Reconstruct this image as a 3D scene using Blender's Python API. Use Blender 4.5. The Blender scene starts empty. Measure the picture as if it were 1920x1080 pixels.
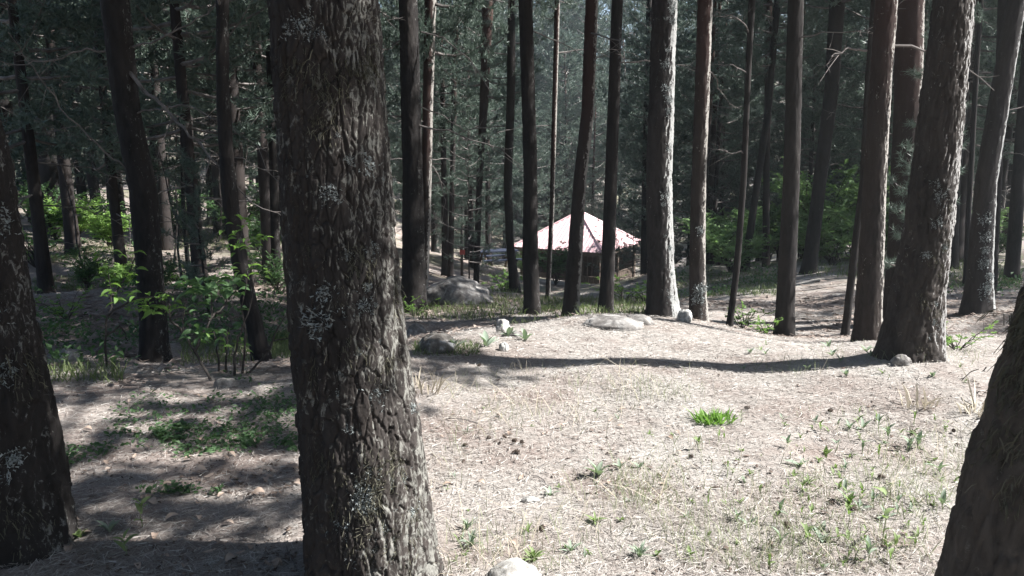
import bpy, math, random
import numpy as np
from mathutils import Vector, Matrix

random.seed(11)
rng = np.random.default_rng(11)
scene = bpy.context.scene
col = scene.collection

# ------------------------------------------------------------------ camera
F = 1478.0                      # focal length in pixels of the 1920 px wide photograph
PITCH = math.radians(10.0)
EYE = 1.6
cam_d = bpy.data.cameras.new("camera")
cam = bpy.data.objects.new("camera", cam_d)
col.objects.link(cam)
cam.location = (0, 0, EYE)
cam.rotation_euler = (math.radians(90) - PITCH, 0, 0)
cam_d.sensor_width = 36.0
cam_d.lens = 36.0 * F / 1920.0
cam_d.clip_start = 0.05
cam_d.clip_end = 1500
scene.camera = cam

# ------------------------------------------------------------------ world, sun, exposure
SUN_EL = math.radians(48)
SUN_AZ = math.radians(-3.5)       # measured from +X towards +Y
world = bpy.data.worlds.new("World")
scene.world = world
world.use_nodes = True
wn = world.node_tree
wn.nodes.clear()
sky = wn.nodes.new("ShaderNodeTexSky")
sky.sky_type = 'NISHITA'
sky.sun_disc = False
sky.sun_elevation = SUN_EL
sky.sun_rotation = math.radians(90) - SUN_AZ
bg = wn.nodes.new("ShaderNodeBackground")
bg.inputs['Strength'].default_value = 0.062
wo = wn.nodes.new("ShaderNodeOutputWorld")
wn.links.new(sky.outputs[0], bg.inputs[0])
wn.links.new(bg.outputs[0], wo.inputs[0])
sun_d = bpy.data.lights.new("sun", 'SUN')
sun_d.energy = 5.0
sun_d.angle = math.radians(0.55)
sun_d.color = (1.0, 0.98, 0.95)
sun = bpy.data.objects.new("sun", sun_d)
col.objects.link(sun)
sdir = Vector((math.cos(SUN_EL) * math.cos(SUN_AZ), math.cos(SUN_EL) * math.sin(SUN_AZ), math.sin(SUN_EL)))
sun.rotation_euler = sdir.to_track_quat('Z', 'Y').to_euler()
sun.location = (20, 0, 25)
vs = scene.view_settings
vs.view_transform = 'Standard'
vs.look = 'None'
vs.gamma = 1.0
vs.use_curve_mapping = False
vs.exposure = 1.75
scene.cycles.use_denoising = True
scene.cycles.max_bounces = 7
scene.cycles.diffuse_bounces = 4
scene.cycles.transmission_bounces = 4
scene.cycles.transparent_max_bounces = 6

# ------------------------------------------------------------------ pixel <-> world helpers (authoring only)
CP, SP = math.cos(PITCH), math.sin(PITCH)


def ray(px, py):
    u = (px - 960.0) / F
    v = (540.0 - py) / F
    return u, CP + v * SP, -SP + v * CP


def P(px, py, Y):
    dx, dy, dz = ray(px, py)
    t = Y / dy
    return dx * t, Y, EYE + dz * t


# ------------------------------------------------------------------ noise
def _h(i, j, k, s):
    n = (i.astype(np.int64) * 374761393 + j.astype(np.int64) * 668265263 + k.astype(np.int64) * 1440662683 + s * 1274126177) & 0xffffffff
    n = ((n ^ (n >> 13)) * 1274126177) & 0xffffffff
    n = ((n ^ (n >> 15)) * 2246822519) & 0xffffffff
    n = n ^ (n >> 16)
    return (n & 0xffffff) / float(1 << 24)


def vnoise(x, y, z=None, s=0):
    x = np.asarray(x, float); y = np.asarray(y, float)
    z = np.zeros_like(x) if z is None else np.asarray(z, float)
    i, j, k = np.floor(x), np.floor(y), np.floor(z)
    fx, fy, fz = x - i, y - j, z - k
    fx = fx * fx * (3 - 2 * fx); fy = fy * fy * (3 - 2 * fy); fz = fz * fz * (3 - 2 * fz)
    r = 0
    for a in (0, 1):
        for b in (0, 1):
            for c in (0, 1):
                w = (fx if a else 1 - fx) * (fy if b else 1 - fy) * (fz if c else 1 - fz)
                r = r + w * _h(i + a, j + b, k + c, s)
    return r - 0.5


def worley(x, y, z, s=0):
    i, j, k = np.floor(x), np.floor(y), np.floor(z)
    f1 = np.full(x.shape, 9.0); f2 = np.full(x.shape, 9.0); idr = np.zeros(x.shape)
    for a in (-1, 0, 1):
        for b in (-1, 0, 1):
            for c in (-1, 0, 1):
                ci, cj, ck = i + a, j + b, k + c
                px = ci + _h(ci, cj, ck, s + 1); py = cj + _h(ci, cj, ck, s + 2); pz = ck + _h(ci, cj, ck, s + 3)
                d = np.sqrt((px - x) ** 2 + (py - y) ** 2 + (pz - z) ** 2)
                q = _h(ci, cj, ck, s + 4)
                near = d < f1
                f2 = np.where(near, f1, np.minimum(f2, d))
                idr = np.where(near, q, idr)
                f1 = np.where(near, d, f1)
    return f1, f2, idr


# ------------------------------------------------------------------ trees the photograph shows one by one
# id: (Y, [(py, x left edge, x right edge) ... from top to base])
TR = {
    'main':    (2.75, [(0, 505, 710), (230, 522, 724), (560, 545, 752), (800, 562, 786), (1080, 586, 818), (1125, 588, 826)]),
    'left':    (3.0,  [(0, -245, -75), (300, -195, 0), (540, -160, 40), (740, -130, 80), (880, -112, 104), (1045, -95, 122)]),
    'right':   (2.05, [(300, 2000, 2215), (600, 1925, 2150), (700, 1890, 2125), (870, 1836, 2085), (1080, 1783, 2050), (1160, 1762, 2040)]),
    'big':     (5.5,  [(0, 1754, 1822), (200, 1729, 1805), (420, 1701, 1783), (560, 1672, 1766), (672, 1650, 1756)]),
    'r2':      (7.5,  [(0, 1643, 1681), (300, 1623, 1662), (560, 1606, 1652), (646, 1602, 1650)]),
    'r6':      (9.6,  [(0, 1682, 1732), (250, 1676, 1724), (420, 1668, 1714), (610, 1656, 1704)]),
    'r3':      (8.8,  [(0, 1478, 1506), (340, 1469, 1499), (500, 1460, 1492), (641, 1452, 1487)]),
    'r4':      (17.0, [(0, 1556, 1584), (170, 1546, 1572), (340, 1525, 1549), (512, 1503, 1530)]),
    'c6':      (8.6,  [(0, 1308, 1336), (180, 1303, 1330), (340, 1296, 1323), (500, 1293, 1322), (613, 1293, 1327)]),
    'c5':      (8.0,  [(0, 1223, 1269), (180, 1217, 1264), (340, 1212, 1259), (500, 1214, 1263), (600, 1214, 1270)]),
    'c4':      (10.5, [(0, 1147, 1168), (340, 1134, 1157), (480, 1128, 1153), (589, 1122, 1149)]),
    'c3':      (10.6, [(0, 1098, 1122), (210, 1090, 1114), (340, 1075, 1099), (480, 1064, 1092), (601, 1053, 1083)]),
    'c2':      (11.0, [(0, 972, 998), (300, 981, 1007), (340, 982, 1007), (480, 979, 1009), (597, 984, 1014)]),
    'c1':      (12.6, [(0, 748, 783), (340, 755, 793), (480, 754, 797), (586, 752, 800)]),
    'c7':      (21.0, [(0, 904, 926), (200, 899, 915), (340, 893, 905), (540, 887, 898)]),
    'c8':      (17.0, [(180, 950, 966), (340, 944, 960), (450, 948, 963), (553, 957, 977)]),
    'c9':      (14.5, [(0, 1040, 1050), (400, 1030, 1039), (562, 1022, 1031)]),
    'c10':     (24.0, [(0, 850, 861), (340, 843, 853), (527, 839, 850)]),
    'c11':     (15.5, [(0, 796, 818), (200, 792, 812), (400, 790, 808), (560, 786, 802)]),
    'l1':      (8.0,  [(0, 190, 241), (200, 214, 260), (360, 244, 293), (520, 258, 305), (672, 266, 316)]),
    'l2':      (7.2,  [(0, 406, 428), (160, 406, 429), (300, 412, 438), (410, 421, 450), (507, 438, 468), (600, 460, 490), (688, 478, 512)]),
    'l3':      (21.0, [(0, 66, 108), (350, 74, 124), (440, 74, 128)]),
    'l4':      (18.5, [(0, -16, 14), (350, -2, 27), (450, 0, 30)]),
    'l5':      (22.5, [(0, 340, 354), (260, 348, 362), (450, 353, 370)]),
    'l6':      (15.0, [(0, 496, 514), (300, 505, 522), (530, 509, 527)]),
    'l7':      (24.0, [(0, 120, 134), (200, 145, 160), (390, 172, 192), (450, 178, 200)]),
    'l8':      (26.0, [(0, 284, 296), (300, 294, 306), (430, 298, 311)]),
    'l9':      (13.0, [(250, 338, 345), (400, 340, 348), (530, 351, 360)]),
    'e1':      (10.0, [(0, 1890, 1922), (340, 1830, 1867), (480, 1818, 1860), (586, 1808, 1858)]),
    'e2':      (16.0, [(0, 1812, 1832), (340, 1782, 1800), (508, 1772, 1794)]),
    'e3':      (15.0, [(0, 1925, 1950), (340, 1898, 1921), (524, 1884, 1909)]),
    'e4':      (12.6, [(0, 1872, 1890), (340, 1862, 1878), (540, 1852, 1868)]),
    'e5':      (14.0, [(100, 1828, 1837), (400, 1811, 1821), (525, 1806, 1815)]),
    's1':      (8.6,  [(150, 1622, 1634), (340, 1612, 1626), (500, 1592, 1606), (641, 1576, 1590)]),
    's2':      (9.3,  [(120, 1398, 1409), (340, 1388, 1400), (500, 1376, 1388), (625, 1360, 1372)]),
    's3':      (20.0, [(0, 1452, 1464), (220, 1432, 1445), (380, 1408, 1421), (510, 1388, 1404)]),
    's4':      (21.0, [(0, 1436, 1448), (340, 1431, 1443), (500, 1429, 1443)]),
    's5':      (30.0, [(0, 1212, 1222), (340, 1204, 1216), (536, 1200, 1213)]),
}

# ------------------------------------------------------------------ terrain: thin plate spline through ground points
ctrl = [(0, 0, 0), (3, 0, 0), (-3, 0, 0.02), (0, -6, 0.2), (6, -5, 0.3), (-6, -5, 0.3), (0, 3, 0.0), (1.4, 3.2, 0.02), (2.6, 4.2, 0.03),
        (1.0, 5.0, 0.05), (4.2, 3.5, 0.05), (4.5, 5.6, 0.0), (-1.6, 3.4, 0.0), (-3.2, 4.6, 0.02), (-2.6, 3, 0.02), (-5, 3, 0.1), (7, 3, 0.1), (0.3, 4.2, 0.03),
        (0, -15, 1.0), (40, -15, 2.0), (-40, -15, 2.0), (12, 2, 0.2), (-12, 3, 0.3), (25, 5, 0.6), (-25, 5, 0.8)]
for px, py, Y in [(1150, 606, 7.0), (1060, 625, 6.7), (950, 650, 6.1), (800, 640, 6.2), (1300, 632, 6.9), (1420, 650, 6.5), (1560, 660, 6.0), (1850, 650, 6.6), (640, 690, 5.6),
                  (520, 705, 5.45), (400, 715, 5.4), (100, 700, 5.5), (230, 705, 5.5), (100, 560, 13), (100, 480, 17), (100, 432, 21), (350, 450, 24), (350, 560, 14), (540, 440, 26), (540, 560, 14),
                  (850, 520, 22), (900, 492, 34), (850, 566, 13.5), (1100, 572, 17), (1100, 556, 27), (1100, 545, 42), (1060, 541, 48), (1000, 560, 20), (1200, 548, 34), (1250, 532, 26), (1250, 560, 16),
                  (1450, 562, 13.5), (1560, 602, 10.3), (1300, 503, 23), (1450, 500, 22), (1600, 480, 22), (1750, 480, 22), (1880, 500, 20), (1380, 590, 11)]:
    ctrl.append(P(px, py, Y))
for k, (Y, pts) in TR.items():
    if k in ('left', 'right', 'main'):
        continue
    py, xl, xr = pts[-1]
    ctrl.append(P((xl + xr) / 2, py, Y))
ctrl += [(-24, 35, -1.6), (-30, 60, -0.5), (-60, 40, 1), (-14, 42, -2.6), (-12, 60, -1.5), (0, 60, -6.0), (8, 62, -5.4), (22, 40, -1.8), (30, 60, 0.5), (60, 40, 1),
         (0, 82, 0.5), (20, 84, 2.5), (-25, 85, 4), (0, 115, 13), (45, 110, 15), (-45, 110, 16), (75, 80, 12), (-75, 80, 12), (40, 20, 1.2), (-40, 20, 1.5)]
C = np.array(ctrl, float)


def _phi(r2):
    return 0.5 * r2 * np.log(r2 + 1e-9)


def _solve():
    n = len(C)
    d2 = ((C[:, None, :2] - C[None, :, :2]) ** 2).sum(-1)
    K = _phi(d2) + np.eye(n) * 0.02
    Pm = np.c_[np.ones(n), C[:, :2]]
    A = np.block([[K, Pm], [Pm.T, np.zeros((3, 3))]])
    return np.linalg.solve(A, np.r_[C[:, 2], 0, 0, 0])


W = _solve()


def ground_z(x, y):
    x = np.atleast_1d(np.asarray(x, float)); y = np.atleast_1d(np.asarray(y, float))
    xc = np.clip(x, -75, 75); yc = np.clip(y, -15, 112)
    out = W[-3] + W[-2] * xc + W[-1] * yc
    for s in range(0, len(C), 1):
        out = out + W[s] * _phi((xc - C[s, 0]) ** 2 + (yc - C[s, 1]) ** 2)
    d = np.clip((np.hypot(x, y) - 5) / 15, 0, 1)
    out = out + vnoise(x * 1.1, y * 1.1, s=3) * (0.05 + 0.12 * d) + vnoise(x * 3.7, y * 3.7, s=4) * 0.03 + vnoise(x * 0.35, y * 0.35, s=5) * 0.25 * d
    return out


def gz(x, y):
    return float(ground_z(x, y)[0])


def G(px, py, ymax=60.0):
    """the ground point seen at a pixel"""
    dx, dy, dz = ray(px, py)
    t = np.linspace(1.2, ymax, 1500)
    z = EYE + dz * t
    g = ground_z(dx * t, dy * t)
    hit = np.nonzero(z < g)[0]
    i = hit[0] if len(hit) else len(t) - 1
    return dx * t[i], dy * t[i], float(g[i])


# ------------------------------------------------------------------ mesh helpers
def add_mesh(name, V, faces, mats, smooth=False, mi=None):
    """V (n,3); faces: list of int arrays (m,3) or (m,4)"""
    me = bpy.data.meshes.new(name)
    V = np.asarray(V, np.float32)
    faces = [np.asarray(f, np.int32) for f in faces if len(f)]
    nl = sum(f.size for f in faces)
    nf = sum(len(f) for f in faces)
    me.vertices.add(len(V)); me.vertices.foreach_set('co', V.ravel())
    me.loops.add(nl); me.loops.foreach_set('vertex_index', np.concatenate([f.ravel() for f in faces]))
    me.polygons.add(nf)
    sizes = np.concatenate([np.full(len(f), f.shape[1], np.int32) for f in faces])
    me.polygons.foreach_set('loop_start', np.r_[0, np.cumsum(sizes)[:-1]].astype(np.int32))
    me.polygons.foreach_set('loop_total', sizes)
    for m in (mats if isinstance(mats, (list, tuple)) else [mats]):
        me.materials.append(m)
    if mi is not None:
        me.polygons.foreach_set('material_index', np.asarray(mi, np.int32))
    me.polygons.foreach_set('use_smooth', np.full(nf, bool(smooth)))
    me.update(calc_edges=True)
    me.validate()
    return me


class MB:
    def __init__(self):
        self.V = []; self.Q = []; self.T = []; self.n = 0; self.qm = []; self.tm = []

    def add(self, V, Q=(), T=(), m=0):
        V = np.asarray(V, float)
        if len(Q):
            Q = np.asarray(Q); self.Q.append(Q + self.n); self.qm.append(np.full(len(Q), m))
        if len(T):
            T = np.asarray(T); self.T.append(T + self.n); self.tm.append(np.full(len(T), m))
        self.V.append(V); self.n += len(V)

    def tube(self, pts, rad, seg=5, m=0, cap=True):
        pts = np.asarray(pts, float); rad = np.broadcast_to(np.asarray(rad, float), (len(pts),))
        tan = np.gradient(pts, axis=0)
        tan /= np.linalg.norm(tan, axis=1)[:, None] + 1e-9
        ref = np.array([0, 0, 1.0]) if abs(tan[:, 2]).mean() < 0.8 else np.array([1.0, 0, 0])
        a = np.cross(tan, ref); a /= np.linalg.norm(a, axis=1)[:, None] + 1e-9
        b = np.cross(tan, a)
        th = np.linspace(0, 2 * np.pi, seg, endpoint=False)
        V = pts[:, None] + rad[:, None, None] * (np.cos(th)[None, :, None] * a[:, None] + np.sin(th)[None, :, None] * b[:, None])
        n = len(pts)
        i = np.arange(n - 1)[:, None] * seg; j = np.arange(seg)[None]; k = (j + 1) % seg
        Q = np.stack([i + j, i + k, i + seg + k, i + seg + j], -1).reshape(-1, 4)
        self.add(V.reshape(-1, 3), Q=Q, m=m)
        if cap:
            base = self.n - n * seg
            for r0, rev in ((0, True), ((n - 1) * seg, False)):
                c = pts[0] if r0 == 0 else pts[-1]
                ring = base + r0 + np.arange(seg)
                ci = self.n
                self.V.append(c[None]); self.n += 1
                t = np.stack([ring, np.roll(ring, -1), np.full(seg, ci)], -1)
                self.T.append(t[:, ::-1] if rev else t); self.tm.append(np.full(seg, m))

    def box(self, c, s, rz=0.0, m=0):
        x, y, z = np.asarray(s) / 2.0
        v = np.array([(-x, -y, -z), (x, -y, -z), (x, y, -z), (-x, y, -z), (-x, -y, z), (x, -y, z), (x, y, z), (-x, y, z)])
        cs, sn = math.cos(rz), math.sin(rz)
        v = np.c_[v[:, 0] * cs - v[:, 1] * sn, v[:, 0] * sn + v[:, 1] * cs, v[:, 2]] + np.asarray(c)
        self.add(v, Q=[(0, 3, 2, 1), (4, 5, 6, 7), (0, 1, 5, 4), (1, 2, 6, 5), (2, 3, 7, 6), (3, 0, 4, 7)], m=m)

    def mesh(self, name, mats, smooth=False):
        F_ = []; M = []
        if self.Q:
            F_.append(np.concatenate(self.Q)); M.append(np.concatenate(self.qm))
        if self.T:
            F_.append(np.concatenate(self.T)); M.append(np.concatenate(self.tm))
        return add_mesh(name, np.concatenate(self.V), F_, mats, smooth, np.concatenate(M))


def obj(name, me, parent=None, loc=(0, 0, 0), rot=(0, 0, 0), scale=1.0):
    o = bpy.data.objects.new(name, me)
    col.objects.link(o)
    o.location = loc; o.rotation_euler = rot
    o.scale = (scale,) * 3 if isinstance(scale, (int, float)) else scale
    if parent:
        o.parent = parent
    return o


def tag(o, label, cat, group=None):
    o['label'] = label; o['category'] = cat
    if group:
        o['group'] = group
    return o


def thing(name, label, cat, loc, rz=0.0, group=None, scale=1.0):
    o = obj(name, None, None, loc, (0, 0, rz), scale)
    return tag(o, label, cat, group)


def basis_matrix(pos, normal, up=(0, 0, 1), s=1.0, twist=0.0):
    n = Vector(normal).normalized()
    u = Vector(up)
    x = u.cross(n)
    if x.length < 1e-4:
        x = Vector((1, 0, 0))
    x.normalize(); y = n.cross(x)
    m = Matrix((x, y, n)).transposed().to_4x4()
    return Matrix.Translation(Vector(pos)) @ m @ Matrix.Rotation(twist, 4, 'Z') @ Matrix.Scale(s, 4)


# ------------------------------------------------------------------ materials
def new_mat(name):
    m = bpy.data.materials.new(name); m.use_nodes = True
    nt = m.node_tree; nt.nodes.clear()
    return m, nt, nt.nodes, nt.links


def N(nt, t, **kw):
    n = nt.nodes.new(t)
    for k, v in kw.items():
        setattr(n, k, v)
    return n


def ramp(nt, fac, stops):
    r = N(nt, 'ShaderNodeValToRGB')
    e = r.color_ramp.elements
    while len(e) < len(stops):
        e.new(0.5)
    for i, (p, c) in enumerate(stops):
        e[i].position = p; e[i].color = (*c, 1) if len(c) == 3 else c
    nt.links.new(fac, r.inputs[0])
    return r.outputs[0]


def noise(nt, vec, scale, detail=4, rough=0.55, dist=0.0):
    n = N(nt, 'ShaderNodeTexNoise')
    n.inputs['Scale'].default_value = scale; n.inputs['Detail'].default_value = detail
    n.inputs['Roughness'].default_value = rough; n.inputs['Distortion'].default_value = dist
    if vec is not None:
        nt.links.new(vec, n.inputs['Vector'])
    return n.outputs['Fac']


def mapping(nt, vec, scale=(1, 1, 1)):
    mp = N(nt, 'ShaderNodeMapping'); mp.inputs['Scale'].default_value = scale
    nt.links.new(vec, mp.inputs['Vector'])
    return mp.outputs[0]


def mix(nt, fac, a, b):
    m = N(nt, 'ShaderNodeMix', data_type='RGBA')
    if isinstance(fac, float):
        m.inputs[0].default_value = fac
    else:
        nt.links.new(fac, m.inputs[0])
    for s, v in ((6, a), (7, b)):
        if isinstance(v, tuple):
            m.inputs[s].default_value = (*v, 1)
        else:
            nt.links.new(v, m.inputs[s])
    return m.outputs[2]


def mat_bark(name, a, b, red=None, z0=3.0, z1=6.0, lichen=0.0, lcol=(0.30, 0.31, 0.29), bump=0.35, side=0.10):
    m, nt, ns, ln = new_mat(name)
    tc = N(nt, 'ShaderNodeTexCoord')
    o = tc.outputs['Object']
    st = mapping(nt, o, (1, 1, 0.28))
    c = ramp(nt, noise(nt, st, 22, 6, 0.65, 0.6), [(0.3, a), (0.7, b)])
    c = mix(nt, ramp(nt, noise(nt, st, 4.0, 3), [(0.35, (0, 0, 0)), (0.75, (0.7, 0.7, 0.7))]), c, tuple(0.6 * x + 0.4 * y for x, y in zip((b[0] * 1.5, b[1] * 1.35, b[2] * 1.2), b)))
    if red:
        sx = N(nt, 'ShaderNodeSeparateXYZ'); ln.new(o, sx.inputs[0])
        ad = N(nt, 'ShaderNodeMath', operation='ADD'); ln.new(sx.outputs[2], ad.inputs[0])
        nz = N(nt, 'ShaderNodeMath', operation='MULTIPLY'); ln.new(noise(nt, st, 7, 3), nz.inputs[0]); nz.inputs[1].default_value = (z1 - z0) * 1.2
        ln.new(nz.outputs[0], ad.inputs[1])
        mr = N(nt, 'ShaderNodeMapRange'); ln.new(ad.outputs[0], mr.inputs[0])
        mr.inputs[1].default_value = z0 + (z1 - z0) * 0.6; mr.inputs[2].default_value = z1 + (z1 - z0) * 0.6
        c = mix(nt, mr.outputs[0], c, red)
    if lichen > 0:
        # lichen crusts, painted thicker on the sun-facing side to stand for the lit strip
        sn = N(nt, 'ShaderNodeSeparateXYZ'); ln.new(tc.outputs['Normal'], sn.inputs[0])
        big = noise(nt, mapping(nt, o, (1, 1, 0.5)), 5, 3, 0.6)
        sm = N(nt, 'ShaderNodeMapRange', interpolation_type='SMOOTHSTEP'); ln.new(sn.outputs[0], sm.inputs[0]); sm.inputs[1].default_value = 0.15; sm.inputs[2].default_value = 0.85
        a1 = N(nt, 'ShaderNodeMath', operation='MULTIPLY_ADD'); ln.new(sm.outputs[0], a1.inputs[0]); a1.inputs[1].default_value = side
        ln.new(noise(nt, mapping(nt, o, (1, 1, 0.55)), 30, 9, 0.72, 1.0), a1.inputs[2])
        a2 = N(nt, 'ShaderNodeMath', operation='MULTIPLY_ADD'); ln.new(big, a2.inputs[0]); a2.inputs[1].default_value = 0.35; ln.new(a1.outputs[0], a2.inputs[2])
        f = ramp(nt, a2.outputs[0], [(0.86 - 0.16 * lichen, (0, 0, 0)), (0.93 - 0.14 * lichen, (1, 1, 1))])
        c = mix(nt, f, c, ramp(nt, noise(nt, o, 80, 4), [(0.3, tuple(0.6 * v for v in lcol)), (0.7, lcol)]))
    p = N(nt, 'ShaderNodeBsdfPrincipled')
    p.inputs['Roughness'].default_value = 0.93; p.inputs['Specular IOR Level'].default_value = 0.15
    ln.new(c, p.inputs['Base Color'])
    bp = N(nt, 'ShaderNodeBump'); bp.inputs['Strength'].default_value = bump; bp.inputs['Distance'].default_value = 0.012
    ln.new(noise(nt, mapping(nt, o, (1, 1, 0.4)), 60, 6, 0.7), bp.inputs['Height'])
    ln.new(bp.outputs[0], p.inputs['Normal'])
    out = N(nt, 'ShaderNodeOutputMaterial'); ln.new(p.outputs[0], out.inputs[0])
    return m


def mat_leaf(name, a, b, transl=0.35, tcol=None, rough=0.5, spec=0.3, ns=3.0):
    m, nt, nd, ln = new_mat(name)
    oi = N(nt, 'ShaderNodeObjectInfo')
    geo = N(nt, 'ShaderNodeNewGeometry')
    f = N(nt, 'ShaderNodeMath', operation='MULTIPLY_ADD')
    ln.new(geo.outputs['Random Per Island'], f.inputs[0]); f.inputs[1].default_value = 0.6
    f2 = N(nt, 'ShaderNodeMath', operation='MULTIPLY'); ln.new(oi.outputs['Random'], f2.inputs[0]); f2.inputs[1].default_value = 0.4
    ln.new(f2.outputs[0], f.inputs[2])
    c = mix(nt, f.outputs[0], a, b)
    p = N(nt, 'ShaderNodeBsdfPrincipled'); p.inputs['Roughness'].default_value = rough; p.inputs['Specular IOR Level'].default_value = spec
    ln.new(c, p.inputs['Base Color'])
    t = N(nt, 'ShaderNodeBsdfTranslucent')
    if tcol:
        t.inputs[0].default_value = (*tcol, 1)
    else:
        ln.new(c, t.inputs[0])
    ms = N(nt, 'ShaderNodeMixShader'); ms.inputs[0].default_value = transl
    ln.new(p.outputs[0], ms.inputs[1]); ln.new(t.outputs[0], ms.inputs[2])
    out = N(nt, 'ShaderNodeOutputMaterial'); ln.new(ms.outputs[0], out.inputs[0])
    return m


def mat_plain(name, stops, scale=8, rough=0.85, spec=0.2, bump=0.2, bscale=40, bdist=0.01, stretch=(1, 1, 1), coord='Object', dist=0.0):
    m, nt, nd, ln = new_mat(name)
    tc = N(nt, 'ShaderNodeTexCoord')
    v = mapping(nt, tc.outputs[coord], stretch)
    c = ramp(nt, noise(nt, v, scale, 6, 0.62, dist), stops)
    p = N(nt, 'ShaderNodeBsdfPrincipled'); p.inputs['Roughness'].default_value = rough; p.inputs['Specular IOR Level'].default_value = spec
    ln.new(c, p.inputs['Base Color'])
    bp = N(nt, 'ShaderNodeBump'); bp.inputs['Strength'].default_value = bump; bp.inputs['Distance'].default_value = bdist
    ln.new(noise(nt, v, bscale, 6, 0.65), bp.inputs['Height']); ln.new(bp.outputs[0], p.inputs['Normal'])
    out = N(nt, 'ShaderNodeOutputMaterial'); ln.new(p.outputs[0], out.inputs[0])
    return m


def mat_ground():
    m, nt, nd, ln = new_mat('forest_floor')
    tc = N(nt, 'ShaderNodeTexCoord')
    o = tc.outputs['Object']
    fine = noise(nt, o, 55, 8, 0.75, 1.2)
    c = ramp(nt, fine, [(0.28, (0.11, 0.094, 0.085)), (0.42, (0.253, 0.231, 0.211)), (0.56, (0.366, 0.347, 0.323)), (0.75, (0.49, 0.474, 0.447))])
    mid = ramp(nt, noise(nt, o, 1.6, 5, 0.6), [(0.40, (0, 0, 0)), (0.66, (0.9, 0.9, 0.9))])
    c = mix(nt, mid, c, ramp(nt, fine, [(0.3, (0.11, 0.082, 0.071)), (0.7, (0.28, 0.225, 0.20))]))
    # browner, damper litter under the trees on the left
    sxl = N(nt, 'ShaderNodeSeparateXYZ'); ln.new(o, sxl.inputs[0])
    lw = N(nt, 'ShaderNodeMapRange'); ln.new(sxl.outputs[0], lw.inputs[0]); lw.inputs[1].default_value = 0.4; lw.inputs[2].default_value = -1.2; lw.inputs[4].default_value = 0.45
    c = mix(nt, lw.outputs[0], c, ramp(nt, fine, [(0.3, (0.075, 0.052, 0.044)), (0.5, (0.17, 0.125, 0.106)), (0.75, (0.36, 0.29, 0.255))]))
    # grassy tinge on the open ground beyond the knoll
    sx = N(nt, 'ShaderNodeSeparateXYZ'); ln.new(o, sx.inputs[0])
    far = N(nt, 'ShaderNodeMapRange'); ln.new(sx.outputs[1], far.inputs[0]); far.inputs[1].default_value = 9; far.inputs[2].default_value = 22
    gn = ramp(nt, noise(nt, o, 0.55, 5, 0.6), [(0.46, (0, 0, 0)), (0.62, (0.65, 0.65, 0.65))])
    mul = N(nt, 'ShaderNodeMath', operation='MULTIPLY'); ln.new(far.outputs[0], mul.inputs[0]); ln.new(gn, mul.inputs[1])
    c = mix(nt, mul.outputs[0], c, ramp(nt, fine, [(0.3, (0.07, 0.085, 0.04)), (0.7, (0.20, 0.20, 0.12))]))
    p = N(nt, 'ShaderNodeBsdfPrincipled'); p.inputs['Roughness'].default_value = 0.95; p.inputs['Specular IOR Level'].default_value = 0.1
    ln.new(c, p.inputs['Base Color'])
    bp = N(nt, 'ShaderNodeBump'); bp.inputs['Strength'].default_value = 0.6; bp.inputs['Distance'].default_value = 0.03
    ln.new(noise(nt, o, 38, 8, 0.7, 0.8), bp.inputs['Height']); ln.new(bp.outputs[0], p.inputs['Normal'])
    out = N(nt, 'ShaderNodeOutputMaterial'); ln.new(p.outputs[0], out.inputs[0])
    return m


M = {}
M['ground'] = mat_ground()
M['bark_main'] = mat_bark('bark_main', (0.017, 0.015, 0.0145), (0.046, 0.041, 0.039), lichen=0.62, lcol=(0.215, 0.21, 0.19), side=0.10)
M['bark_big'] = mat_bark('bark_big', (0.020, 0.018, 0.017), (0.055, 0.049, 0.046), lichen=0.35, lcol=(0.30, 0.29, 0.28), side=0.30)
M['bark_shag'] = mat_bark('bark_shag', (0.032, 0.028, 0.025), (0.085, 0.074, 0.066), lichen=0.3, lcol=(0.2, 0.195, 0.17))
M['bark_dark'] = mat_bark('bark_dark', (0.012, 0.011, 0.011), (0.030, 0.0275, 0.027), lichen=0.12, lcol=(0.2, 0.2, 0.19))
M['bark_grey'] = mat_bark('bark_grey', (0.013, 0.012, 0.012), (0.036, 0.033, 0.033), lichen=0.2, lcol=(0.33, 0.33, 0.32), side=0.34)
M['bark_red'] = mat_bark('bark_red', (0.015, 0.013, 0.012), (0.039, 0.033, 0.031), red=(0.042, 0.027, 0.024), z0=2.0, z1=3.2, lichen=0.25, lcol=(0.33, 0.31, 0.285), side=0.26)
M['bark_far'] = mat_bark('bark_far', (0.016, 0.014, 0.0135), (0.038, 0.033, 0.032), red=(0.060, 0.034, 0.028), z0=4.5, z1=8.0)
M['twig'] = mat_plain('dead_twig', [(0.3, (0.07, 0.062, 0.058)), (0.7, (0.20, 0.18, 0.17))], 9, 0.9)
M['twig_dark'] = mat_plain('dark_stem', [(0.3, (0.03, 0.026, 0.024)), (0.7, (0.075, 0.065, 0.06))], 12, 0.9)
M['needle'] = mat_leaf('pine_needle', (0.070, 0.105, 0.080), (0.125, 0.165, 0.130), 0.3, rough=0.45, spec=0.4)
M['leaf'] = mat_leaf('shrub_leaf', (0.10, 0.19, 0.045), (0.18, 0.30, 0.08), 0.45, (0.20, 0.36, 0.06))
M['leaf_fresh'] = mat_leaf('fresh_leaf', (0.12, 0.205, 0.085), (0.20, 0.30, 0.13), 0.4, (0.20, 0.34, 0.10))
M['herb_bright'] = mat_leaf('cushion_leaf', (0.12, 0.23, 0.05), (0.22, 0.36, 0.09), 0.35, (0.2, 0.38, 0.06))
M['leaf_vivid'] = mat_leaf('vivid_leaf', (0.17, 0.30, 0.08), (0.28, 0.43, 0.14), 0.45, (0.30, 0.48, 0.10))
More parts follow.
